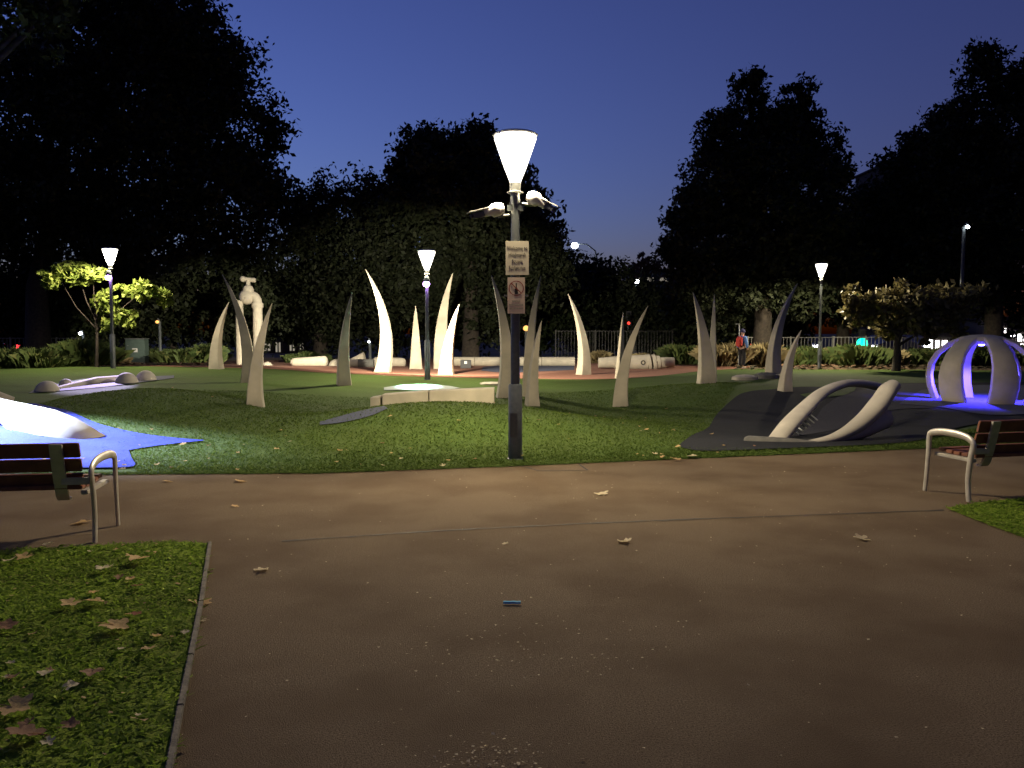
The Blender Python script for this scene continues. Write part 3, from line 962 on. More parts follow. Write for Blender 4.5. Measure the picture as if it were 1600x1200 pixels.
# ------------------------------------------------------------------ benches
def bench(label, loc, rz, g='timber benches beside the path'):
    root = thing('park_bench', label, 'bench', loc, rz, g)
    Lh = .9
    for s in (-1, 1):
        x = s * Lh
        path = spline([(x, -.27, -.02), (x, -.25, .2), (x, -.275, .42), (x, -.30, .545), (x, -.24, .60), (x, -.1, .625), (x, .1, .625), (x, .235, .60), (x, .27, .555), (x, .275, .4), (x, .29, .2), (x, .31, -.02)], 4)
        MB().tube(path, radii([.03, .032, .034, .034, .034, .036, .036, .034, .033, .03, .028, .027], len(path)), 10, flat=.55, up=(1, 0, 0)).build('end_frame', M['alu'], root, sm=60)
        MB().box((s * (Lh - .07), 0, .385), (.05, .5, .035), ch=.006).build('seat_rail', M['alu'], root)
        bx = s * (Lh - .24)
        pr = spline([(bx, -.205, .36), (bx, -.235, .45), (bx, -.275, .6), (bx, -.315, .765)], 4)
        rr = [[(p.x - .045, p.y - .012, p.z), (p.x + .045, p.y - .012, p.z), (p.x + .045, p.y + .012, p.z), (p.x - .045, p.y + .012, p.z)] for p in pr]
        hook = [(bx, -.14, .325), (bx, -.185, .33)]
        rr = [[(p[0] - .045, p[1], p[2] - .012), (p[0] + .045, p[1], p[2] - .012), (p[0] + .045, p[1], p[2] + .012), (p[0] - .045, p[1], p[2] + .012)] for p in hook] + rr
        MB().rings(rr).build('back_bracket', M['alu'], root, sm=30)
        MB().box((s * (Lh - .13), -.25, .475), (.20, .022, .055), ch=.004).build('side_strap', M['alu'], root)
    for i, (y, z) in enumerate(((-.195, .405), (-.095, .402), (.005, .402), (.105, .405), (.20, .415))):
        MB().box((0, y, z + .02), (1.62, .085, .035), ch=.006).build('seat_slat', M['wood'], root)
    for y, z, hh in ((-.225, .485, .09), (-.252, .595, .10), (-.285, .712, .115)):
        rot = Matrix.Rotation(R(14), 3, 'X')
        MB().box((0, y + .03, z), (1.62, .033, hh), rot, .006).build('back_slat', M['wood'], root)
    return root
def bench_at(px_rear, py_rear, side, rz):
    p = flat(px_rear, py_rear)
    off = Matrix.Rotation(rz, 2) @ Vector((side * .9, -.27))
    return (p[0] - off.x, p[1] - off.y, 0)
bench('timber slat bench at lower left beside the blue rubber', bench_at(148, 848, 1, R(9)), R(9))
bench('timber slat bench at right edge beside the navy rubber', bench_at(1514, 784, -1, R(14)), R(14))

# ------------------------------------------------------------------ foliage
def leaf_cloud(blobs, n, leaf, rng, fill=.55, clump=.45, per=34, wid=.5, droop=0):
    vol = np.array([(b[3] * b[4] * b[5]) ** (2 / 3) for b in blobs])
    cnt = np.maximum(1, (vol / vol.sum() * n / per)).astype(int)
    out = []
    for b, c in zip(blobs, cnt):
        u = rng.normal(size=(c, 3))
        u /= np.linalg.norm(u, axis=1)[:, None]
        r = fill + (1.0 - fill) * rng.random(c) ** .6
        inner = rng.random(c) < .25
        r[inner] *= rng.random(inner.sum())
        r *= 1 + .10 * rng.normal(size=c)
        cc = np.array(b[:3]) + u * r[:, None] * np.array(b[3:6])
        cs = clump * (.5 + rng.random(c)) * min(1.0, (b[3] / (clump * 2)))
        p = np.repeat(cc, per, 0) + np.clip(rng.normal(size=(c * per, 3)), -1.5, 1.5) * .5 * np.repeat(cs, per)[:, None] * np.array([1, 1, .7])
        out.append(p)
    P = np.concatenate(out)
    n = len(P)
    a = rng.normal(size=(n, 3))
    a[:, 2] -= droop
    a /= np.linalg.norm(a, axis=1)[:, None]
    q = np.cross(a, rng.normal(size=(n, 3)))
    q /= np.linalg.norm(q, axis=1)[:, None] + 1e-9
    l = leaf * (.6 + .8 * rng.random(n))[:, None]
    V = np.stack([P - a * l * .5, P + q * l * wid * .5 + a * l * .05, P + a * l * .5, P - q * l * wid * .5 + a * l * .05], 1)
    return V.reshape(-1, 3)

def tree(name, label, cat, base_px, D, blobs, n, leaf, m, seed, trunk_r=.25, group='trees around the playground', clump=.55, fill=.5, dj=.35, trunk_z=None, limbs=5, thick=1.0):
    rng = np.random.default_rng(seed)
    k = D / F
    base = at(base_px, 560, D)
    base.z = float(h(base.x, base.y)) - .05
    root = thing(name, label, cat, base, 0, group)
    bl = []
    for px, py, r in blobs:
        p = at(px, py, D) - base
        dy = rng.normal() * dj * r * k
        bl.append((p.x, p.y + dy, p.z, r * k * 1.06, r * k * thick, r * k * 1.06))
    V = leaf_cloud(bl, n, leaf, rng, fill, clump)
    link('crown', np_mesh('crown', V, 4, M[m]), root)
    top = max(b[2] for b in bl)
    tz = trunk_z or top * .75
    cx = np.mean([b[0] for b in bl]) * .3
    tp = [(0, 0, -.1), (.05, 0, tz * .3), (cx * .4, .1, tz * .6), (cx, 0, tz)]
    mb = MB().tube(tp, [trunk_r * 1.3, trunk_r, trunk_r * .75, trunk_r * .3], 10)
    mb.build('trunk', M['bark'], root, sm=60)
    for b in sorted(bl, key=lambda b: -b[3])[:limbs]:
        t = .45 + .3 * rng.random()
        s = Vector((cx * t * t, 0, tz * t))
        e = Vector(b[:3])
        mid = s.lerp(e, .5) + Vector((0, 0, -.1 * (e - s).length))
        MB().tube([s, mid, e], [trunk_r * .45, trunk_r * .3, trunk_r * .1], 7).build('limb', M['bark'], root, sm=60)
    return root

tree('fig_tree', 'huge dark spreading tree filling the upper left of the view', 'tree', 60, 46,
     [(60, 60, 150), (180, 60, 130), (270, 45, 80), (345, 85, 48), (300, 120, 80), (60, 250, 150), (220, 230, 140), (330, 190, 75), (365, 140, 28), (418, 190, 34), (430, 222, 22), (380, 250, 55), (350, 310, 85), (250, 380, 95), (110, 390, 100), (-20, 330, 110), (400, 290, 40), (350, 400, 70)],
     120000, .32, 'L_dark', 21, .55, clump=.9, thick=.8)
tree('overhanging_tree', 'olive leaved branch hanging into the top left corner', 'tree', -420, 15, [(10, 10, 60), (70, 30, 48), (110, 5, 40), (-120, 40, 110), (-300, 0, 180)], 9000, .17, 'L_olive', 22, .3, clump=.35)
tree('dark_tree', 'low dark tree between the huge left tree and the tall lamp lit one', 'tree', 500, 48, [(450, 335, 60), (510, 340, 66), (560, 322, 54), (600, 350, 50), (470, 430, 85), (580, 430, 80), (520, 480, 70)], 40000, .26, 'L_dark', 23, .35, clump=.7)
tree('tall_tree', 'tall dark tree rising behind the signposted lamp', 'tree', 735, 45,
     [(662, 222, 36), (690, 250, 44), (735, 245, 40), (752, 218, 26), (768, 226, 16), (785, 290, 48), (640, 300, 50), (720, 320, 90), (800, 350, 66), (838, 372, 40), (650, 400, 85), (760, 430, 95), (850, 425, 46), (875, 415, 22), (630, 265, 22)],
     75000, .29, 'L_dark', 24, .4, clump=.6)
tree('far_tree', 'low rounded far tree right of the tall central tree', 'tree', 925, 58, [(895, 440, 40), (925, 448, 38), (958, 440, 30), (905, 480, 50), (970, 480, 45)], 14000, .34, 'L_dark', 25, .3, clump=.8)
tree('thin_tree', 'thin reddish tree above the distant roof', 'tree', 1003, 92, [(1000, 415, 16), (1016, 418, 13), (990, 425, 14)], 1300, .5, 'L_rust', 26, .2, clump=1.1, limbs=3)
tree('poplar_tree', 'tall dark tree with three peaks right of centre', 'tree', 1190, 43,
     [(1180, 140, 28), (1182, 118, 13), (1175, 195, 40), (1240, 160, 27), (1262, 185, 22), (1232, 210, 40), (1120, 195, 24), (1125, 235, 35), (1200, 250, 66), (1270, 250, 42), (1130, 300, 66), (1220, 330, 88), (1292, 290, 30), (1305, 265, 14), (1080, 350, 38), (1048, 385, 20), (1055, 400, 26), (1150, 410, 95), (1260, 410, 80), (1090, 420, 50)],
     85000, .25, 'L_dark', 27, .4, clump=.55, fill=.55)
tree('plane_tree', 'tall dark tree at the right edge of the view', 'tree', 1550, 44,
     [(1528, 112, 34), (1545, 90, 18), (1590, 140, 44), (1470, 215, 44), (1540, 220, 80), (1400, 265, 26), (1445, 290, 65), (1560, 340, 100), (1620, 270, 95), (1480, 390, 85), (1385, 320, 40), (1425, 230, 22), (1600, 440, 80)],
     75000, .27, 'L_dark', 28, .4, clump=.5)
tree('dark_tree', 'low dark tree between the three peaked tree and the right edge tree', 'tree', 1315, 49, [(1320, 360, 56), (1362, 340, 46), (1340, 430, 80), (1420, 420, 80), (1400, 350, 40)], 28000, .28, 'L_dark', 29, .35, clump=.7)
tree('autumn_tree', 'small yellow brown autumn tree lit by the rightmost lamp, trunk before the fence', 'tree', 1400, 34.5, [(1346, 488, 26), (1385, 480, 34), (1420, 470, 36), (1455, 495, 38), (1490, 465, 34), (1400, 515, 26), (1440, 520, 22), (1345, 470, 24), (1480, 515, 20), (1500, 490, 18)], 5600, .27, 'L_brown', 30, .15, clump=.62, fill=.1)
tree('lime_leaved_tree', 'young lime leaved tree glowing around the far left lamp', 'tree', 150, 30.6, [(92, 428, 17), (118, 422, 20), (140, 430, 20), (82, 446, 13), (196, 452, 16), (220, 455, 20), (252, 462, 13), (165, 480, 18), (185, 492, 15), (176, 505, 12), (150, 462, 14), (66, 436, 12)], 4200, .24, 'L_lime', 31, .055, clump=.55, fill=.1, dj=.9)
BG = (
    (40, 50, 75, 'bushy dark tree low at the left edge behind the shrubs'), (150, 50, 75, 'bushy dark tree behind the far left lamp post'),
    (270, 50, 80, 'bushy dark tree behind the green cabinet'), (385, 52, 75, 'bushy dark tree directly behind the giant tap'),
    (500, 54, 75, 'bushy dark tree behind the tusk with the lit side'), (615, 52, 75, 'bushy dark tree behind the brightly lit tusk'),
    (730, 54, 75, 'bushy dark tree behind the long pipe'), (840, 54, 70, 'bushy dark tree behind the left end of the dark fence'),
    (935, 62, 55, 'bushy dark tree behind the middle of the dark fence'), (1030, 56, 55, 'bushy dark tree behind the right end of the dark fence'),
    (1115, 48, 62, 'bushy dark tree behind the crossing pair of tusks'), (1225, 50, 62, 'bushy dark tree behind the rightmost lamp post'),
)
for i, (px, D, r, lb) in enumerate(BG):
    top = 470 if px < 880 else (490 if px < 1080 else 475)
    tree('bushy_tree', lb, 'tree', px, D, [(px - r * .5, top + 10, r * .7), (px + r * .5, top, r * .7), (px, top - 20, r * .7), (px + 10, top + 36, r * .55), (px - 30, top + 34, r * .5)], 11000, .32, 'L_mid' if i % 3 == 1 else 'L_dark', 60 + i, .2, 'bushy trees behind the playground', clump=.8, limbs=2)

# low shrubs and grass tufts: blades fanning out of a crown
def tuft(name, label, px, D, wpx, hpx, n, m, seed, spread=.6, group='shrubs in the mulch beds', bw=.02):
    rng = np.random.default_rng(seed)
    k = D / F
    b = at(px, 570, D)
    b.z = float(h(b.x, b.y))
    n = int(n)
    Wm, Hm = wpx * k, hpx * k
    Q = np.stack([(rng.random(n) - .5) * Wm * .9 + .05 * Wm * np.sin(rng.integers(0, 7, n) * 2.3), rng.normal(size=n) * .35], -1)
    L = Hm * (.35 + .65 * rng.random(n)) * (1 - .45 * np.abs(Q[:, 0] / Wm * 2) ** 2 + .18 * np.sin(Q[:, 0] * 7 + seed))
    dirn = Q / Wm * .9 + rng.normal(size=(n, 2)) * spread * .5
    T1 = np.stack([Q[:, 0] + dirn[:, 0] * L * .4, Q[:, 1] + dirn[:, 1] * L * .4, L * .7], -1)
    T2 = np.stack([Q[:, 0] + dirn[:, 0] * L, Q[:, 1] + dirn[:, 1] * L, L * (1 - .3 * np.linalg.norm(dirn, axis=1)).clip(.3)], -1)
    B = np.concatenate([Q, np.zeros((n, 1))], 1)
    a = rng.random(n) * math.pi
    w = np.stack([np.cos(a), np.sin(a), 0 * a], -1) * bw
    V = np.stack([B - w, B + w, T1 + w, T2], 1)
    V2 = np.stack([B - w, T1 + w, T2, T1 - w], 1)
    o = link(name, np_mesh(name, np.concatenate([V, V2], 0).reshape(-1, 3), 4, M[m]), None, b)
    return tag(o, label, 'plant', group)
SH = (
    (10, 31, 90, 34, 'L_shrub', 'dark green shrub at the left picture edge'), (60, 31, 80, 32, 'L_shrub', 'green shrub second from the left edge'),
    (100, 32, 60, 30, 'L_shrub', 'yellowish shrub left of the tall spiky one'), (135, 33, 66, 44, 'L_shrub', 'tall spiky shrub left of the far left lamp post'),
    (165, 35, 40, 24, 'L_straw', 'straw coloured tuft at the foot of the far left lamp post'), (252, 44, 40, 26, 'L_shrub', 'low shrub right of the green cabinet'),
    (285, 40, 60, 28, 'L_shrub', 'low shrub between the cabinet and the leftmost tusk'), (318, 41, 40, 34, 'L_shrub', 'upright shrub behind the leftmost tusk'),
    (480, 45, 60, 18, 'L_shrub', 'low tuft behind the pale pipe end'), (940, 44, 40, 20, 'L_straw', 'dry tuft behind the two toned tusk'),
    (1010, 43, 70, 18, 'L_straw', 'dry low tuft behind the stepped pipe'), (1065, 42, 50, 34, 'L_shrub', 'dark shrub at the end of the dark fence'),
    (1130, 40, 50, 40, 'L_straw', 'big straw coloured grass tuft left of the person'), (1185, 40.5, 40, 38, 'L_straw', 'pale grass tuft just right of the person'),
    (1225, 41, 70, 28, 'L_shrub', 'green shrub behind the rightmost tusk'), (1265, 41, 60, 30, 'L_shrub', 'green shrub left of the rightmost lamp post'),
    (1310, 41, 60, 28, 'L_straw', 'straw tuft right of the rightmost lamp post'), (1340, 40, 70, 36, 'L_shrub', 'tall arching green shrub before the pale fence'),
    (1375, 41, 60, 30, 'L_straw', 'straw tuft just left of the autumn tree trunk'), (1430, 41, 60, 28, 'L_shrub', 'low green shrub right of the autumn tree trunk'),
    (1475, 40, 60, 30, 'L_shrub', 'green shrub behind the left side of the ribbed dome'), (1530, 40, 80, 34, 'L_shrub', 'green shrub seen through the ribs of the dome'),
    (1590, 40, 60, 36, 'L_shrub', 'dark shrub behind the right side of the ribbed dome'),
)
for i, (px, D, w, hh, m, lb) in enumerate(SH):
    tuft('shrub', lb, px, D, w, hh, 5200 if m == 'L_shrub' else 3600, m, 100 + i, .55, bw=.009)

# ------------------------------------------------------------------ fences
def fence(label, p0, p1, d0, d1, ytop, ybot, step, m, posts):
    a, b = at(p0, 560, d0), at(p1, 560, d1)
    a.z = float(h(a.x, a.y))
    b.z = float(h(b.x, b.y))
    v = b - a
    v.z = 0
    L = v.length
    root = thing('fence', label, 'fence', a, math.atan2(v.y, v.x), 'steel bar fences behind the playground')
    H = (ybot - ytop) * (d0 + d1) / 2 / F
    z0 = at(p0, ybot, d0).z - a.z
    for z in (z0 + .06, z0 + H - .03):
        MB().box((L / 2, 0, z), (L, .03, .035)).build('rail', M[m], root)
    pm = None
    for i in range(posts + 1):
        if pm is None:
            pm = MB().box((0, 0, (z0 + H) / 2), (.06, .06, z0 + H + .06)).build('post', M[m], root, (L * i / posts, 0, 0))
        else:
            q = pm.copy()
            COL.objects.link(q)
            q.location = (L * i / posts, 0, 0)
    bm_ = None
    nb = int(L / step)
    for i in range(1, nb):
        if bm_ is None:
            bm_ = MB().box((0, 0, z0 + H / 2), (.026, .02, H - .06)).build('bar', M[m], root, (L * i / nb, 0, 0))
        else:
            q = bm_.copy()
            COL.objects.link(q)
            q.location = (L * i / nb, 0, 0)
    return root
fence('dark bar fence behind the pipe sculpture in the centre', 868, 1050, 45, 46, 517, 562, .17, 'darkbar', 3)
fence('pale bar fence left panel between the person and the rightmost lamp', 1168, 1300, 43, 44, 527, 567, .2, 'bar', 2)
fence('pale bar fence right panel left of the autumn tree trunk', 1302, 1402, 42, 42, 526, 567, .19, 'bar', 2)
fence('pale bar fence along the street behind the dome', 1408, 1640, 46, 48, 528, 562, .2, 'bar', 4)
fence('low bar fence behind the shrubs at the far left', -20, 125, 46, 47, 528, 560, .2, 'bar', 4)

# ------------------------------------------------------------------ cabinet, post, person
cb = thing('utility_cabinet', 'green grey utility cabinet with a small white notice by the mulch bed', 'cabinet', on(215, 568, 42), R(4))
MB().box((0, 0, .66), (.94, .6, 1.22), ch=.02).build('body', M['cabinet'], cb)
MB().box((0, 0, 1.29), (1.02, .68, .05), ch=.015).build('lid', M['galv'], cb)
MB().box((0, -.308, .66), (.84, .016, 1.1), ch=.005).build('door', M['cabinet'], cb)
MB().box((.0, -.319, .72), (.26, .006, .2)).build('notice', M['white'], cb)
MB().lathe([(.03, 0), (.03, .03), (.01, .035)], (-.34, -.316, .95), 10, (0, -1, 0)).build('lock', M['galv'], cb)
MB().box((0, 0, .025), (.86, .55, .05)).build('plinth', M['black'], cb)

sp = thing('path_marker', 'slim pale post with a small arm standing beside the person', 'post', on(1154, 574, 38.6))
MB().lathe([(.03, -.05), (.03, 2.0), (.02, 2.02)], n=10).build('post', M['galv'], sp, sm=40)
MB().box((-.08, 0, 2.0), (.22, .12, .04), ch=.01).build('arm', M['galv'], sp)

def skin(name, verts, edges, rad, m, parent, root_i=0, sub=1):
    me = bpy.data.meshes.new(name)
    me.from_pydata(verts, edges, [])
    o = link(name, me, parent)
    o.modifiers.new('skin', 'SKIN').use_smooth_shade = True
    for i, r in enumerate(rad):
        r = r if hasattr(r, '__len__') else (r, r)
        me.skin_vertices[0].data[i].radius = r
        me.skin_vertices[0].data[i].use_root = (i == root_i)
    s = o.modifiers.new('sub', 'SUBSURF')
    s.levels = s.render_levels = sub
    bpy.context.view_layer.update()
    dg = bpy.context.evaluated_depsgraph_get()
    m2 = bpy.data.meshes.new_from_object(o.evaluated_get(dg))
    o.modifiers.clear()
    o.data = m2
    m2.materials.clear()
    m2.materials.append(m)
    return o
pp = on(1159, 574, 37.5)
pe = thing('person', 'person in blue jacket and dark beanie with a red backpack, seen from behind', 'person', pp, R(-50))
# local frame: +y is where the person faces, x to their right
bv = [(0, 0, .95), (0, .0, 1.15), (0, 0, 1.36), (0, .01, 1.47), (0, .03, 1.55), (0, .03, 1.66), (0, .03, 1.73),
      (.18, 0, 1.38), (.24, -.02, 1.12), (.23, .07, .90), (.235, .10, .82), (-.18, 0, 1.38), (-.24, -.03, 1.12), (-.23, .05, .90), (-.235, .08, .82),
      (.09, 0, .86), (.11, .02, .49), (.11, -.03, .09), (.11, .10, .04), (-.09, 0, .86), (-.11, .06, .49), (-.12, .04, .09), (-.12, .17, .04)]
be = [(0, 1), (1, 2), (2, 3), (3, 4), (4, 5), (5, 6), (2, 7), (7, 8), (8, 9), (9, 10), (2, 11), (11, 12), (12, 13), (13, 14), (0, 15), (15, 16), (16, 17), (17, 18), (0, 19), (19, 20), (20, 21), (21, 22)]
br = [(.14, .10), (.14, .10), (.15, .10), .055, .075, .095, .06, .06, .045, .035, .04, .06, .045, .035, .04, .085, .06, .045, .04, .085, .06, .045, .04]
skin('body', bv, be, br, M['skin'], pe)
skin('jacket', [bv[i] for i in (0, 1, 2, 3, 7, 8, 9, 11, 12, 13)], [(0, 1), (1, 2), (2, 3), (2, 4), (4, 5), (5, 6), (2, 7), (7, 8), (8, 9)], [(.175, .13), (.17, .13), (.18, .13), .085, .09, .07, .06, .09, .07, .06], M['jacket'], pe)
skin('trousers', [bv[i] for i in (0, 15, 16, 17, 19, 20, 21)], [(0, 1), (1, 2), (2, 3), (0, 4), (4, 5), (5, 6)], [(.155, .115), .10, .08, .07, .10, .08, .07], M['trousers'], pe)
for x, y in ((.11, .02), (-.12, .09)):
    MB().box((x, y, .035), (.1, .28, .08), ch=.025).build('shoe', M['shoe'], pe, sm=60)
MB().dome((0, .02, 1.65), .115, 1.15, 18, 7).lathe([(.118, 1.62), (.124, 1.64), (.124, 1.68), (.116, 1.7)], (0, .02, 0), 18).build('beanie', M['beanie'], pe, sm=60)
bk = MB().box((0, -.22, 1.2), (.30, .2, .48), ch=.07).build('backpack', M['redpack'], pe, sm=60)
MB().box((0, -.335, 1.1), (.22, .05, .2), ch=.02).build('pocket', M['redpack'], bk, sm=60)
for x in (-.1, .1):
    MB().tube([(x, -.14, 1.4), (x, 0, 1.5), (x * 1.1, .13, 1.38), (x * 1.2, .13, 1.15), (x * 1.3, -.08, 1.02)], .018, 6, flat=.5).build('strap', M['redpack'], bk, sm=60)

# ------------------------------------------------------------------ street beyond: lights, cars, buildings
def street_light(px, py, d, label, arm=0, lens='streetwhite', r=.22):
    p = at(px, py, d)
    root = thing('road_lamp', label, 'street lamp', (p.x + arm, d, 0), 0, 'distant road lamps')
    hgt = p.z
    if arm:
        MB().tube([(0, 0, 0), (0, 0, hgt - 1.6), (-arm * .15, 0, hgt - .4), (-arm * .5, 0, hgt + .12), (-arm, 0, hgt + .15)], [.1, .08, .06, .05, .04], 8).build('pole', M['pole'], root, sm=60)
    else:
        MB().tube([(0, .2, 0), (0, .2, hgt), (0, 0, hgt + .15)], [.09, .07, .05], 8).build('pole', M['pole'], root, sm=60)
    MB().dome((-arm, -.1, hgt), r, .9, 14, 8, True).build('lens', M[lens], root, sm=60)
street_light(898, 384, 66, 'far white road lamp on a curved mast right of the tall central tree', 1.9, r=.26)
street_light(995, 440, 80, 'far white lamp before the distant roof', 0, r=.22)
street_light(1510, 355, 34.5, 'white lamp glinting through the right edge tree', 0, r=.07)
street_light(127, 521, 44, 'small white lamp behind the tall spiky shrub', 0, r=.08)
street_light(247, 503, 43, 'small amber lamp between the cabinet and the leftmost tusk', 0, 'amber', .09)
street_light(577, 534, 43, 'small white lamp behind the brightly lit tusk', 0, r=.05)
street_light(822, 513, 44, 'small amber lamp right behind the signposted lamp post', 0, 'amber', .16)

def signal(px, py, d, label, lens, r):
    p = at(px, py, d)
    root = thing('traffic_light', label, 'traffic light', (p.x, d, 0), 0, 'traffic lights on the street')
    MB().lathe([(.06, 0), (.06, p.z + .5), (.03, p.z + .52)], (0, .2, 0), 10).build('pole', M['pole'], root, sm=40)
    hd = MB().box((0, 0, p.z + .3), (.36, .2, 1.0), ch=.03).build('signal_head', M['black'], root)
    MB().lathe([(r, 0), (r * .9, .05), (r * .4, .08), (.001, .09)], (0, -.1, p.z), 16, (0, -1, 0)).build('lit_lens', M[lens], hd, sm=60)
    for q in (.3, .6):
        MB().lathe([(.1, 0), (.1, .03), (.05, .035)], (0, -.1, p.z + q), 12, (0, -1, 0)).build('lens', M['glass'], hd, sm=60)
signal(1346, 537, 45.5, 'bright green traffic light seen through the right panel of pale fence', 'green', .32)
signal(1191, 538, 45.5, 'small green traffic light beside the tall tusk near the person', 'green', .14)
signal(982, 505, 55, 'small red traffic light above the dark fence', 'redsig', .1)

def car(px, py, d, rz, paint, label, front='headlight'):
    p = at(px, py, d)
    root = thing('parked_car', label, 'car', (p.x, d, 0), rz, 'cars on the street behind the fence')
    prof = [(-2.1, .35), (-2.12, .75), (-1.95, .95), (-1.5, 1.0), (-.9, 1.42), (.6, 1.44), (1.25, 1.0), (2.0, .85), (2.12, .6), (2.1, .35)]
    rr = [[(x, y * (.78 if z > 1.1 else .86), z) for x, z in prof] for y in (-1, 1)]
    n = len(prof)
    MB().add(rr[0] + rr[1], [tuple(range(n)), tuple(range(2 * n - 1, n - 1, -1))] + [(i, (i + 1) % n, n + (i + 1) % n, n + i) for i in range(n)]).build('body', M[paint], root)
    for s in (-1, 1):
        MB().add([(-1.35, s * .84, 1.03), (-.85, s * .80, 1.36), (.55, s * .80, 1.38), (1.1, s * .84, 1.03)], [(0, 1, 2, 3)]).build('side_window', M['glass'], root)
        for x in (-1.35, 1.35):
            w = MB().lathe([(.2, -.1), (.33, -.1), (.34, 0), (.33, .1), (.2, .1)], (x, s * .78, .33), 18, (0, 1, 0)).build('wheel', M['tyre'], root, sm=40)
        MB().box((2.12, s * .6, .68), (.05, .36, .16), ch=.02).build('headlight', M['headlight' if front == 'headlight' else 'glass'], root)
        MB().box((-2.12, s * .62, .78), (.05, .34, .2), ch=.02).build('tail_light', M['tail'], root)
    return root
car(1385, 545, 56, R(-150), 'carpaint', 'silver car seen through the pale fence left of the autumn tree trunk')
car(1225, 545, 58, R(-30), 'carpaint', 'silver car behind the fence left of the rightmost lamp', 'headlight')
car(64, 540, 52, R(70), 'carred', 'dark red car with lit tail lights at far left')
car(1420, 545, 60, R(-100), 'carpaint', 'silver car with headlights on right of the autumn tree trunk')

def building(px0, px1, ytop, d, label, m, wins, name='building', dep=8):
    a, b = at(px0, ytop, d), at(px1, ytop, d)
    W_, H = (b - a).x, a.z
    root = thing(name, label, 'building', ((a.x + b.x) / 2, d + dep / 2, 0))
    MB().box((0, 0, H / 2), (W_, dep, H)).build('wall', M[m], root)
    MB().box((0, 0, H + .15), (W_ + .6, dep + .6, .3), ch=.05).build('roof', M['roof'], root)
    for x0, y0, x1, y1, wm in wins:
        p, q = at(x0, y0, d), at(x1, y1, d)
        cx, cz = (p.x + q.x) / 2 - (a.x + b.x) / 2, (p.z + q.z) / 2
        ww, wh = abs(q.x - p.x), abs(p.z - q.z)
        w = MB().box((cx, -dep / 2 - .03, cz), (ww, .06, wh)).build('window', M[wm], root)
        for t in ((-.5, 0), (.5, 0), (0, 0)):
            MB().box((cx + t[0] * ww, -dep / 2 - .09, cz), (.09, .06, wh + .1)).build('frame', M['black'], w)
    return root
building(1404, 1500, 517, 72, 'low shop with white lit windows behind the autumn tree', 'facade',
         [(1408, 529, 1432, 548, 'warmwin'), (1437, 530, 1457, 545, 'warmwin'), (1460, 532, 1480, 544, 'warmwin'), (1484, 533, 1497, 543, 'dimwin')], 'shop')
building(1545, 1680, 500, 70, 'shop with bright white windows beyond the right side of the dome', 'facade',
         [(1562, 513, 1572, 520, 'warmwin'), (1575, 519, 1586, 527, 'warmwin'), (1588, 522, 1606, 533, 'warmwin'), (1592, 537, 1620, 548, 'warmwin'), (1560, 530, 1570, 545, 'dimwin')], 'shop')
building(985, 1092, 424, 104, 'long distant building with brown roof between the trees', 'facade',
         [(990, 434, 1000, 440, 'dimwin'), (1010, 434, 1022, 440, 'dimwin'), (1030, 434, 1044, 440, 'dimwin'), (1055, 427, 1064, 431, 'blueneon'), (1070, 434, 1084, 440, 'dimwin')])
building(405, 480, 515, 66, 'low shop with pale windows glimpsed through trees right of the tap', 'facade',
         [(430, 535, 440, 550, 'dimwin'), (452, 534, 462, 548, 'dimwin'), (468, 536, 476, 546, 'dimwin'), (412, 537, 424, 548, 'dimwin')], 'shop')
building(85, 135, 520, 66, 'small shop with pale windows behind the tall spiky shrub', 'facade',
         [(98, 530, 106, 540, 'dimwin'), (110, 530, 118, 541, 'warmwin'), (121, 532, 130, 542, 'dimwin')], 'shop')
building(1400, 1560, 250, 120, 'tall dark tower with a few bluish lights behind the right edge tree', 'roof',
         [(1417, 336, 1421, 340, 'blueneon'), (1428, 335, 1432, 339, 'warmwin'), (1440, 340, 1445, 343, 'warmwin'), (1454, 334, 1459, 340, 'blueneon'), (1520, 388, 1524, 393, 'warmwin'), (1520, 400, 1524, 405, 'warmwin'), (1520, 412, 1524, 420, 'warmwin')], 'tower', 14)

# ------------------------------------------------------------------ fallen leaves
def leaf_mesh(seed, curl):
    rng = random.Random(seed)
    n = 30
    out = []
    for i in range(n):
        a = 2 * math.pi * i / n
        r = .55 + .38 * abs(math.cos(2.5 * (a - math.pi / 2))) ** 1.5 * (1 if i % 2 == 0 else .82) + rng.uniform(-.06, .06)
        if abs((a - 1.5 * math.pi)) < .3:
            r *= .45
        out.append((r * math.cos(a), r * math.sin(a)))
    def z(x, y):
        return curl * (.9 * x * x + .35 * y * y * math.sin(seed) + .25 * math.sin(4 * x + seed) * y + .12 * math.sin(7 * y + seed * 2)) + .06
    vs = [(0, 0, z(0, 0) - .05)]
    for s in (.5, 1):
        vs += [(x * s, y * s, z(x * s, y * s) + (.05 if s == 1 and i % 2 else 0)) for i, (x, y) in enumerate(out)]
    fs = [(0, 1 + i, 1 + (i + 1) % n) for i in range(n)] + [(1 + i, 1 + n + i, 1 + n + (i + 1) % n, 1 + (i + 1) % n) for i in range(n)]
    zz = min(v[2] for v in vs)
    vs = [(x, y, v - zz) for x, y, v in vs]
    mb = MB().add(vs, fs)
    mb.tube([(0, -.2, vs[0][2]), (.03, -.7, vs[0][2] + .05), (.1, -1.15, .03)], [.03, .025, .02], 5)
    return mb
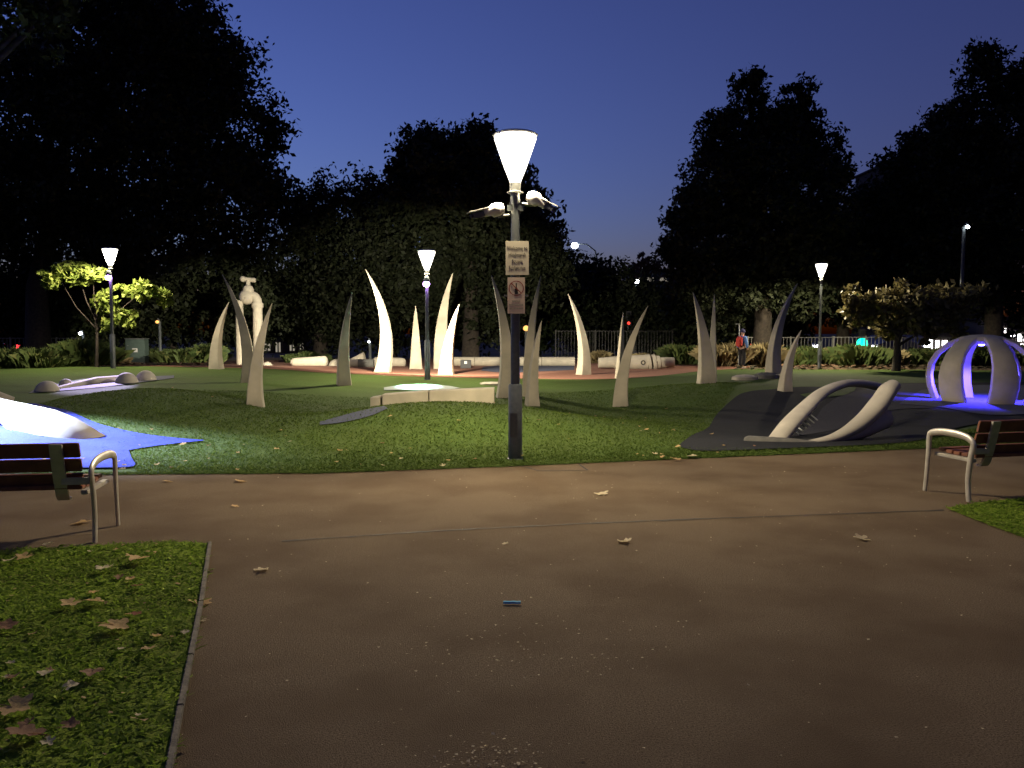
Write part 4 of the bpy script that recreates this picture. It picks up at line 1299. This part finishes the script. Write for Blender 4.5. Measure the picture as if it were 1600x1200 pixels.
LEAVES = (
    (376, 753, 20, 'dl_tan', .5, 'tan leaf on the path nearest the blue rubber'), (367, 792, 13, 'dl_tan', .3, 'small tan leaf on the path right of the left bench'),
    (409, 892, 24, 'dl_pale', .7, 'pale crumpled leaf alone on the asphalt near the left lawn corner'), (127, 818, 30, 'dl_tan', .5, 'tan leaf under the end of the left bench'),
    (262, 753, 15, 'dl_tan', .2, 'flat leaf at the path edge right of the left bench'), (940, 773, 24, 'dl_pale', .5, 'pale leaf on the path right of the signposted lamp'),
    (975, 848, 25, 'dl_pale', 1.1, 'tightly curled pale leaf in the middle of the asphalt'), (790, 851, 11, 'dl_pale', .9, 'tiny pale curled leaf below the signposted lamp'),
    (1346, 843, 28, 'dl_pale', .5, 'pale leaf on the asphalt at right'), (1056, 721, 18, 'dl_tan', .4, 'leaf on the lawn edge left of the jaw log'),
    (1081, 717, 16, 'dl_pale', .6, 'pale leaf on the lawn edge nearest the jaw log'),
    (215, 884, 36, 'dl_tan', .7, 'tan curled leaf at the top of the left lawn'), (163, 899, 28, 'dl_pale', 1.0, 'pale rolled leaf at the top of the left lawn'),
    (215, 926, 18, 'dl_red', .2, 'small russet leaf upper of the two on the left lawn'), (110, 955, 32, 'dl_tan', .4, 'tan leaf left one of a touching pair on the left lawn'),
    (148, 951, 30, 'dl_tan', .6, 'tan leaf right one of a touching pair on the left lawn'), (180, 991, 48, 'dl_tan', .45, 'large tan leaf in the middle of the left lawn'),
    (213, 971, 20, 'dl_red', .2, 'russet leaf just above the large tan leaf'), (313, 943, 38, 'dl_tan', .5, 'tan leaf lying across the lawn edging'),
    (314, 971, 19, 'dl_pale', .4, 'small pale leaf on the asphalt just below the leaf on the edging'), (234, 1028, 24, 'dl_tan', .8, 'tan curled leaf right of centre on the left lawn'),
    (190, 1028, 13, 'dl_pale', .9, 'tiny pale leaf below the large tan leaf'), (72, 1067, 24, 'dl_pale', .8, 'pale crumpled leaf at left on the left lawn'),
    (145, 1066, 38, 'dl_brown', .5, 'dark brown leaf below the middle of the left lawn'), (24, 1122, 58, 'dl_tan', .5, 'big tan leaf at the lower left picture edge'),
    (40, 1164, 60, 'dl_brown', .6, 'big brown leaf below the big tan one at the lower left'), (10, 992, 36, 'dl_brown', .5, 'brown leaf at the left picture edge'),
    (38, 881, 26, 'dl_tan', .7, 'tan leaf at the top left of the left lawn'), (14, 886, 22, 'dl_pale', .9, 'pale curled leaf at the left edge of the left lawn'),
    (112, 1090, 26, 'dl_pale', 1.0, 'thin pale rolled leaf below the dark brown leaf'), (75, 1178, 24, 'dl_pale', .8, 'pale leaf at the bottom picture edge'),
    (216, 1134, 12, 'dl_pale', .9, 'pale sliver of leaf low on the left lawn'), (75, 860, 16, 'dl_pale', .8, 'pale leaf standing in the shadow below the left bench'),
    (110, 1150, 30, 'dl_brown', .6, 'curled brown leaf near the bottom of the left lawn'), (290, 1001, 14, 'dl_pale', .8, 'small pale leaf at the right edge of the left lawn'),
)
for i, (px, py, w, m, curl, lb) in enumerate(LEAVES):
    p = Vector((*flat(px, py), 0))
    onlawn = px < 320 and py > 856 and px < 326 - (py - 851) * .18
    p.z = .045 if onlawn else .006
    if py < 735 and px > 900:
        p = ground(px, py)
        p.z += .03
    s = w * p.y / F / 1.75
    o = leaf_mesh(i + 1, curl * .42).build('fallen_leaf', M[m], None, p, sm=60)
    o.scale = (s, s, s)
    o.rotation_euler = (random.uniform(-.2, .2), random.uniform(-.2, .2), random.uniform(0, 6.28))
    tag(o, lb, 'leaf', 'fallen autumn leaves')

# smaller leaves strewn on the grass, shared meshes
small = [leaf_mesh(200 + q, .3 + .1 * q).build('fallen_leaf', M[('dl_tan', 'dl_brown', 'dl_pale', 'dl_tan')[q]], None, sm=60) for q in range(4)]
def strew(i, p, size, lb):
    o = small[i] if i < 4 else small[i % 4].copy()
    if i >= 4:
        COL.objects.link(o)
    o.location = p
    s = size / 1.75
    o.scale = (s, s, s)
    o.rotation_euler = (random.uniform(-.25, .25), random.uniform(-.25, .25), random.uniform(0, 6.28))
    tag(o, lb, 'leaf', 'fallen autumn leaves')
i = 0
while i < 34:
    x, y = random.uniform(-4.6, -1.3), random.uniform(3.0, 6.1)
    if x < -1.26 - (y - 3.06) * .32 - .08:
        strew(i, (x, y, .03), random.uniform(.035, .075), 'small dry leaf strewn among the near left grass')
        i += 1
while i < 64:
    x = random.uniform(-6, 3.4)
    y = edge_y(x) + random.uniform(.05, 1) ** 2 * 3
    strew(i, (x, y, float(h(x, y)) + .035), random.uniform(.04, .08), 'small dry leaf strewn on the front of the large lawn')
    i += 1

# a pale blue wrapper on the asphalt
p = Vector((*flat(800, 945), .008))
kw = p.y / F
mb = MB()
mb.rings([[(x * kw, y * kw + .004 * math.sin(x * .5), z) for y, z in ((-2.2, 0), (-1.6, .012), (1.6, .014), (2.2, 0))] for x in (-14, -13, -11.5, -5, 2, 9, 12.5, 14)])
simple(mb, 'wrapper', M['litter'], p, 'narrow pale blue wrapper lying in the middle of the asphalt', 'litter')

# crumbs, seeds and grit on the asphalt and bits of leaf on the lawn
def crumbs(name, pts, size, m, seed):
    rng = np.random.default_rng(seed)
    P = np.array(pts)
    n = len(P)
    a = rng.random(n) * 6.28
    s = size * (.4 + rng.random(n) ** 2 * 1.3)
    V = []
    for j in range(4):
        b = a + j * math.pi / 2
        V.append(P + np.stack([np.cos(b) * s, np.sin(b) * s * .6, rng.random(n) * s * .8], -1))
    return link(name, np_mesh(name, np.stack(V, 1).reshape(-1, 3), 4, m), kind='stuff')
for k_ in ('dl_tan', 'dl_pale', 'dl_brown', 'dl_red'):
    nt = M[k_].node_tree
    b_ = nt.nodes['Principled BSDF']
    t_ = nd(nt, 'ShaderNodeBsdfTranslucent')
    nt.links.new(b_.inputs['Base Color'].links[0].from_socket, t_.inputs[0])
    x_ = nd(nt, 'ShaderNodeMixShader')
    x_.inputs[0].default_value = .45
    nt.links.new(b_.outputs[0], x_.inputs[1])
    nt.links.new(t_.outputs[0], x_.inputs[2])
    nt.links.new(x_.outputs[0], nt.nodes['Material Output'].inputs[0])
rng = np.random.default_rng(78)
pts = []
while len(pts) < 260:
    x, y = rng.uniform(-5.5, -1.2), rng.uniform(2.6, 6.2)
    if x < -1.26 - (y - 3.06) * .32 - .05:
        pts.append((x, y, .03))
crumbs('lawn_litter', pts, .012, M['dl_tan'], 9)
rng = np.random.default_rng(77)
pts = []
while len(pts) < 700:
    x, y = rng.uniform(-3, 5), rng.uniform(2.6, 10)
    if x > -1.0 - y * .22 and y < edge_y(x) - .1:
        pts.append((x, y, .004))
for i in range(160):
    c = flat(760 + rng.normal() * 55, 1185 + rng.normal() * 16)
    pts.append((c[0], c[1], .004))
for i in range(170):
    c = flat(790 + rng.normal() * 130, 1010 + rng.normal() * 35)
    pts.append((c[0], c[1], .004))
crumbs('path_crumbs', pts, .0055, M['dl_pale'], 1)
pts = []
for i in range(130):
    x = rng.uniform(-9, 9)
    y = edge_y(x) + .1 + 8 * rng.random() ** 1.6
    if not (x > 3.5 and y > 12.4):
        pts.append((x, y, float(h(x, y)) + .05))
crumbs('lawn_leaf_bits', pts, .028, M['dl_tan'], 2)
# coarse bark chips along the front of the mulch beds
pts = []
for i in range(2600):
    px = rng.choice([rng.uniform(-20, 330), rng.uniform(1150, 1640)])
    d = rng.uniform(35, 43) if px > 600 else rng.uniform(33.5, 41)
    x = (px - 800) / F * d
    pts.append((x, d, float(h(x, d)) + .03))
crumbs('bark_chips', pts, .11, M['soil'], 3)
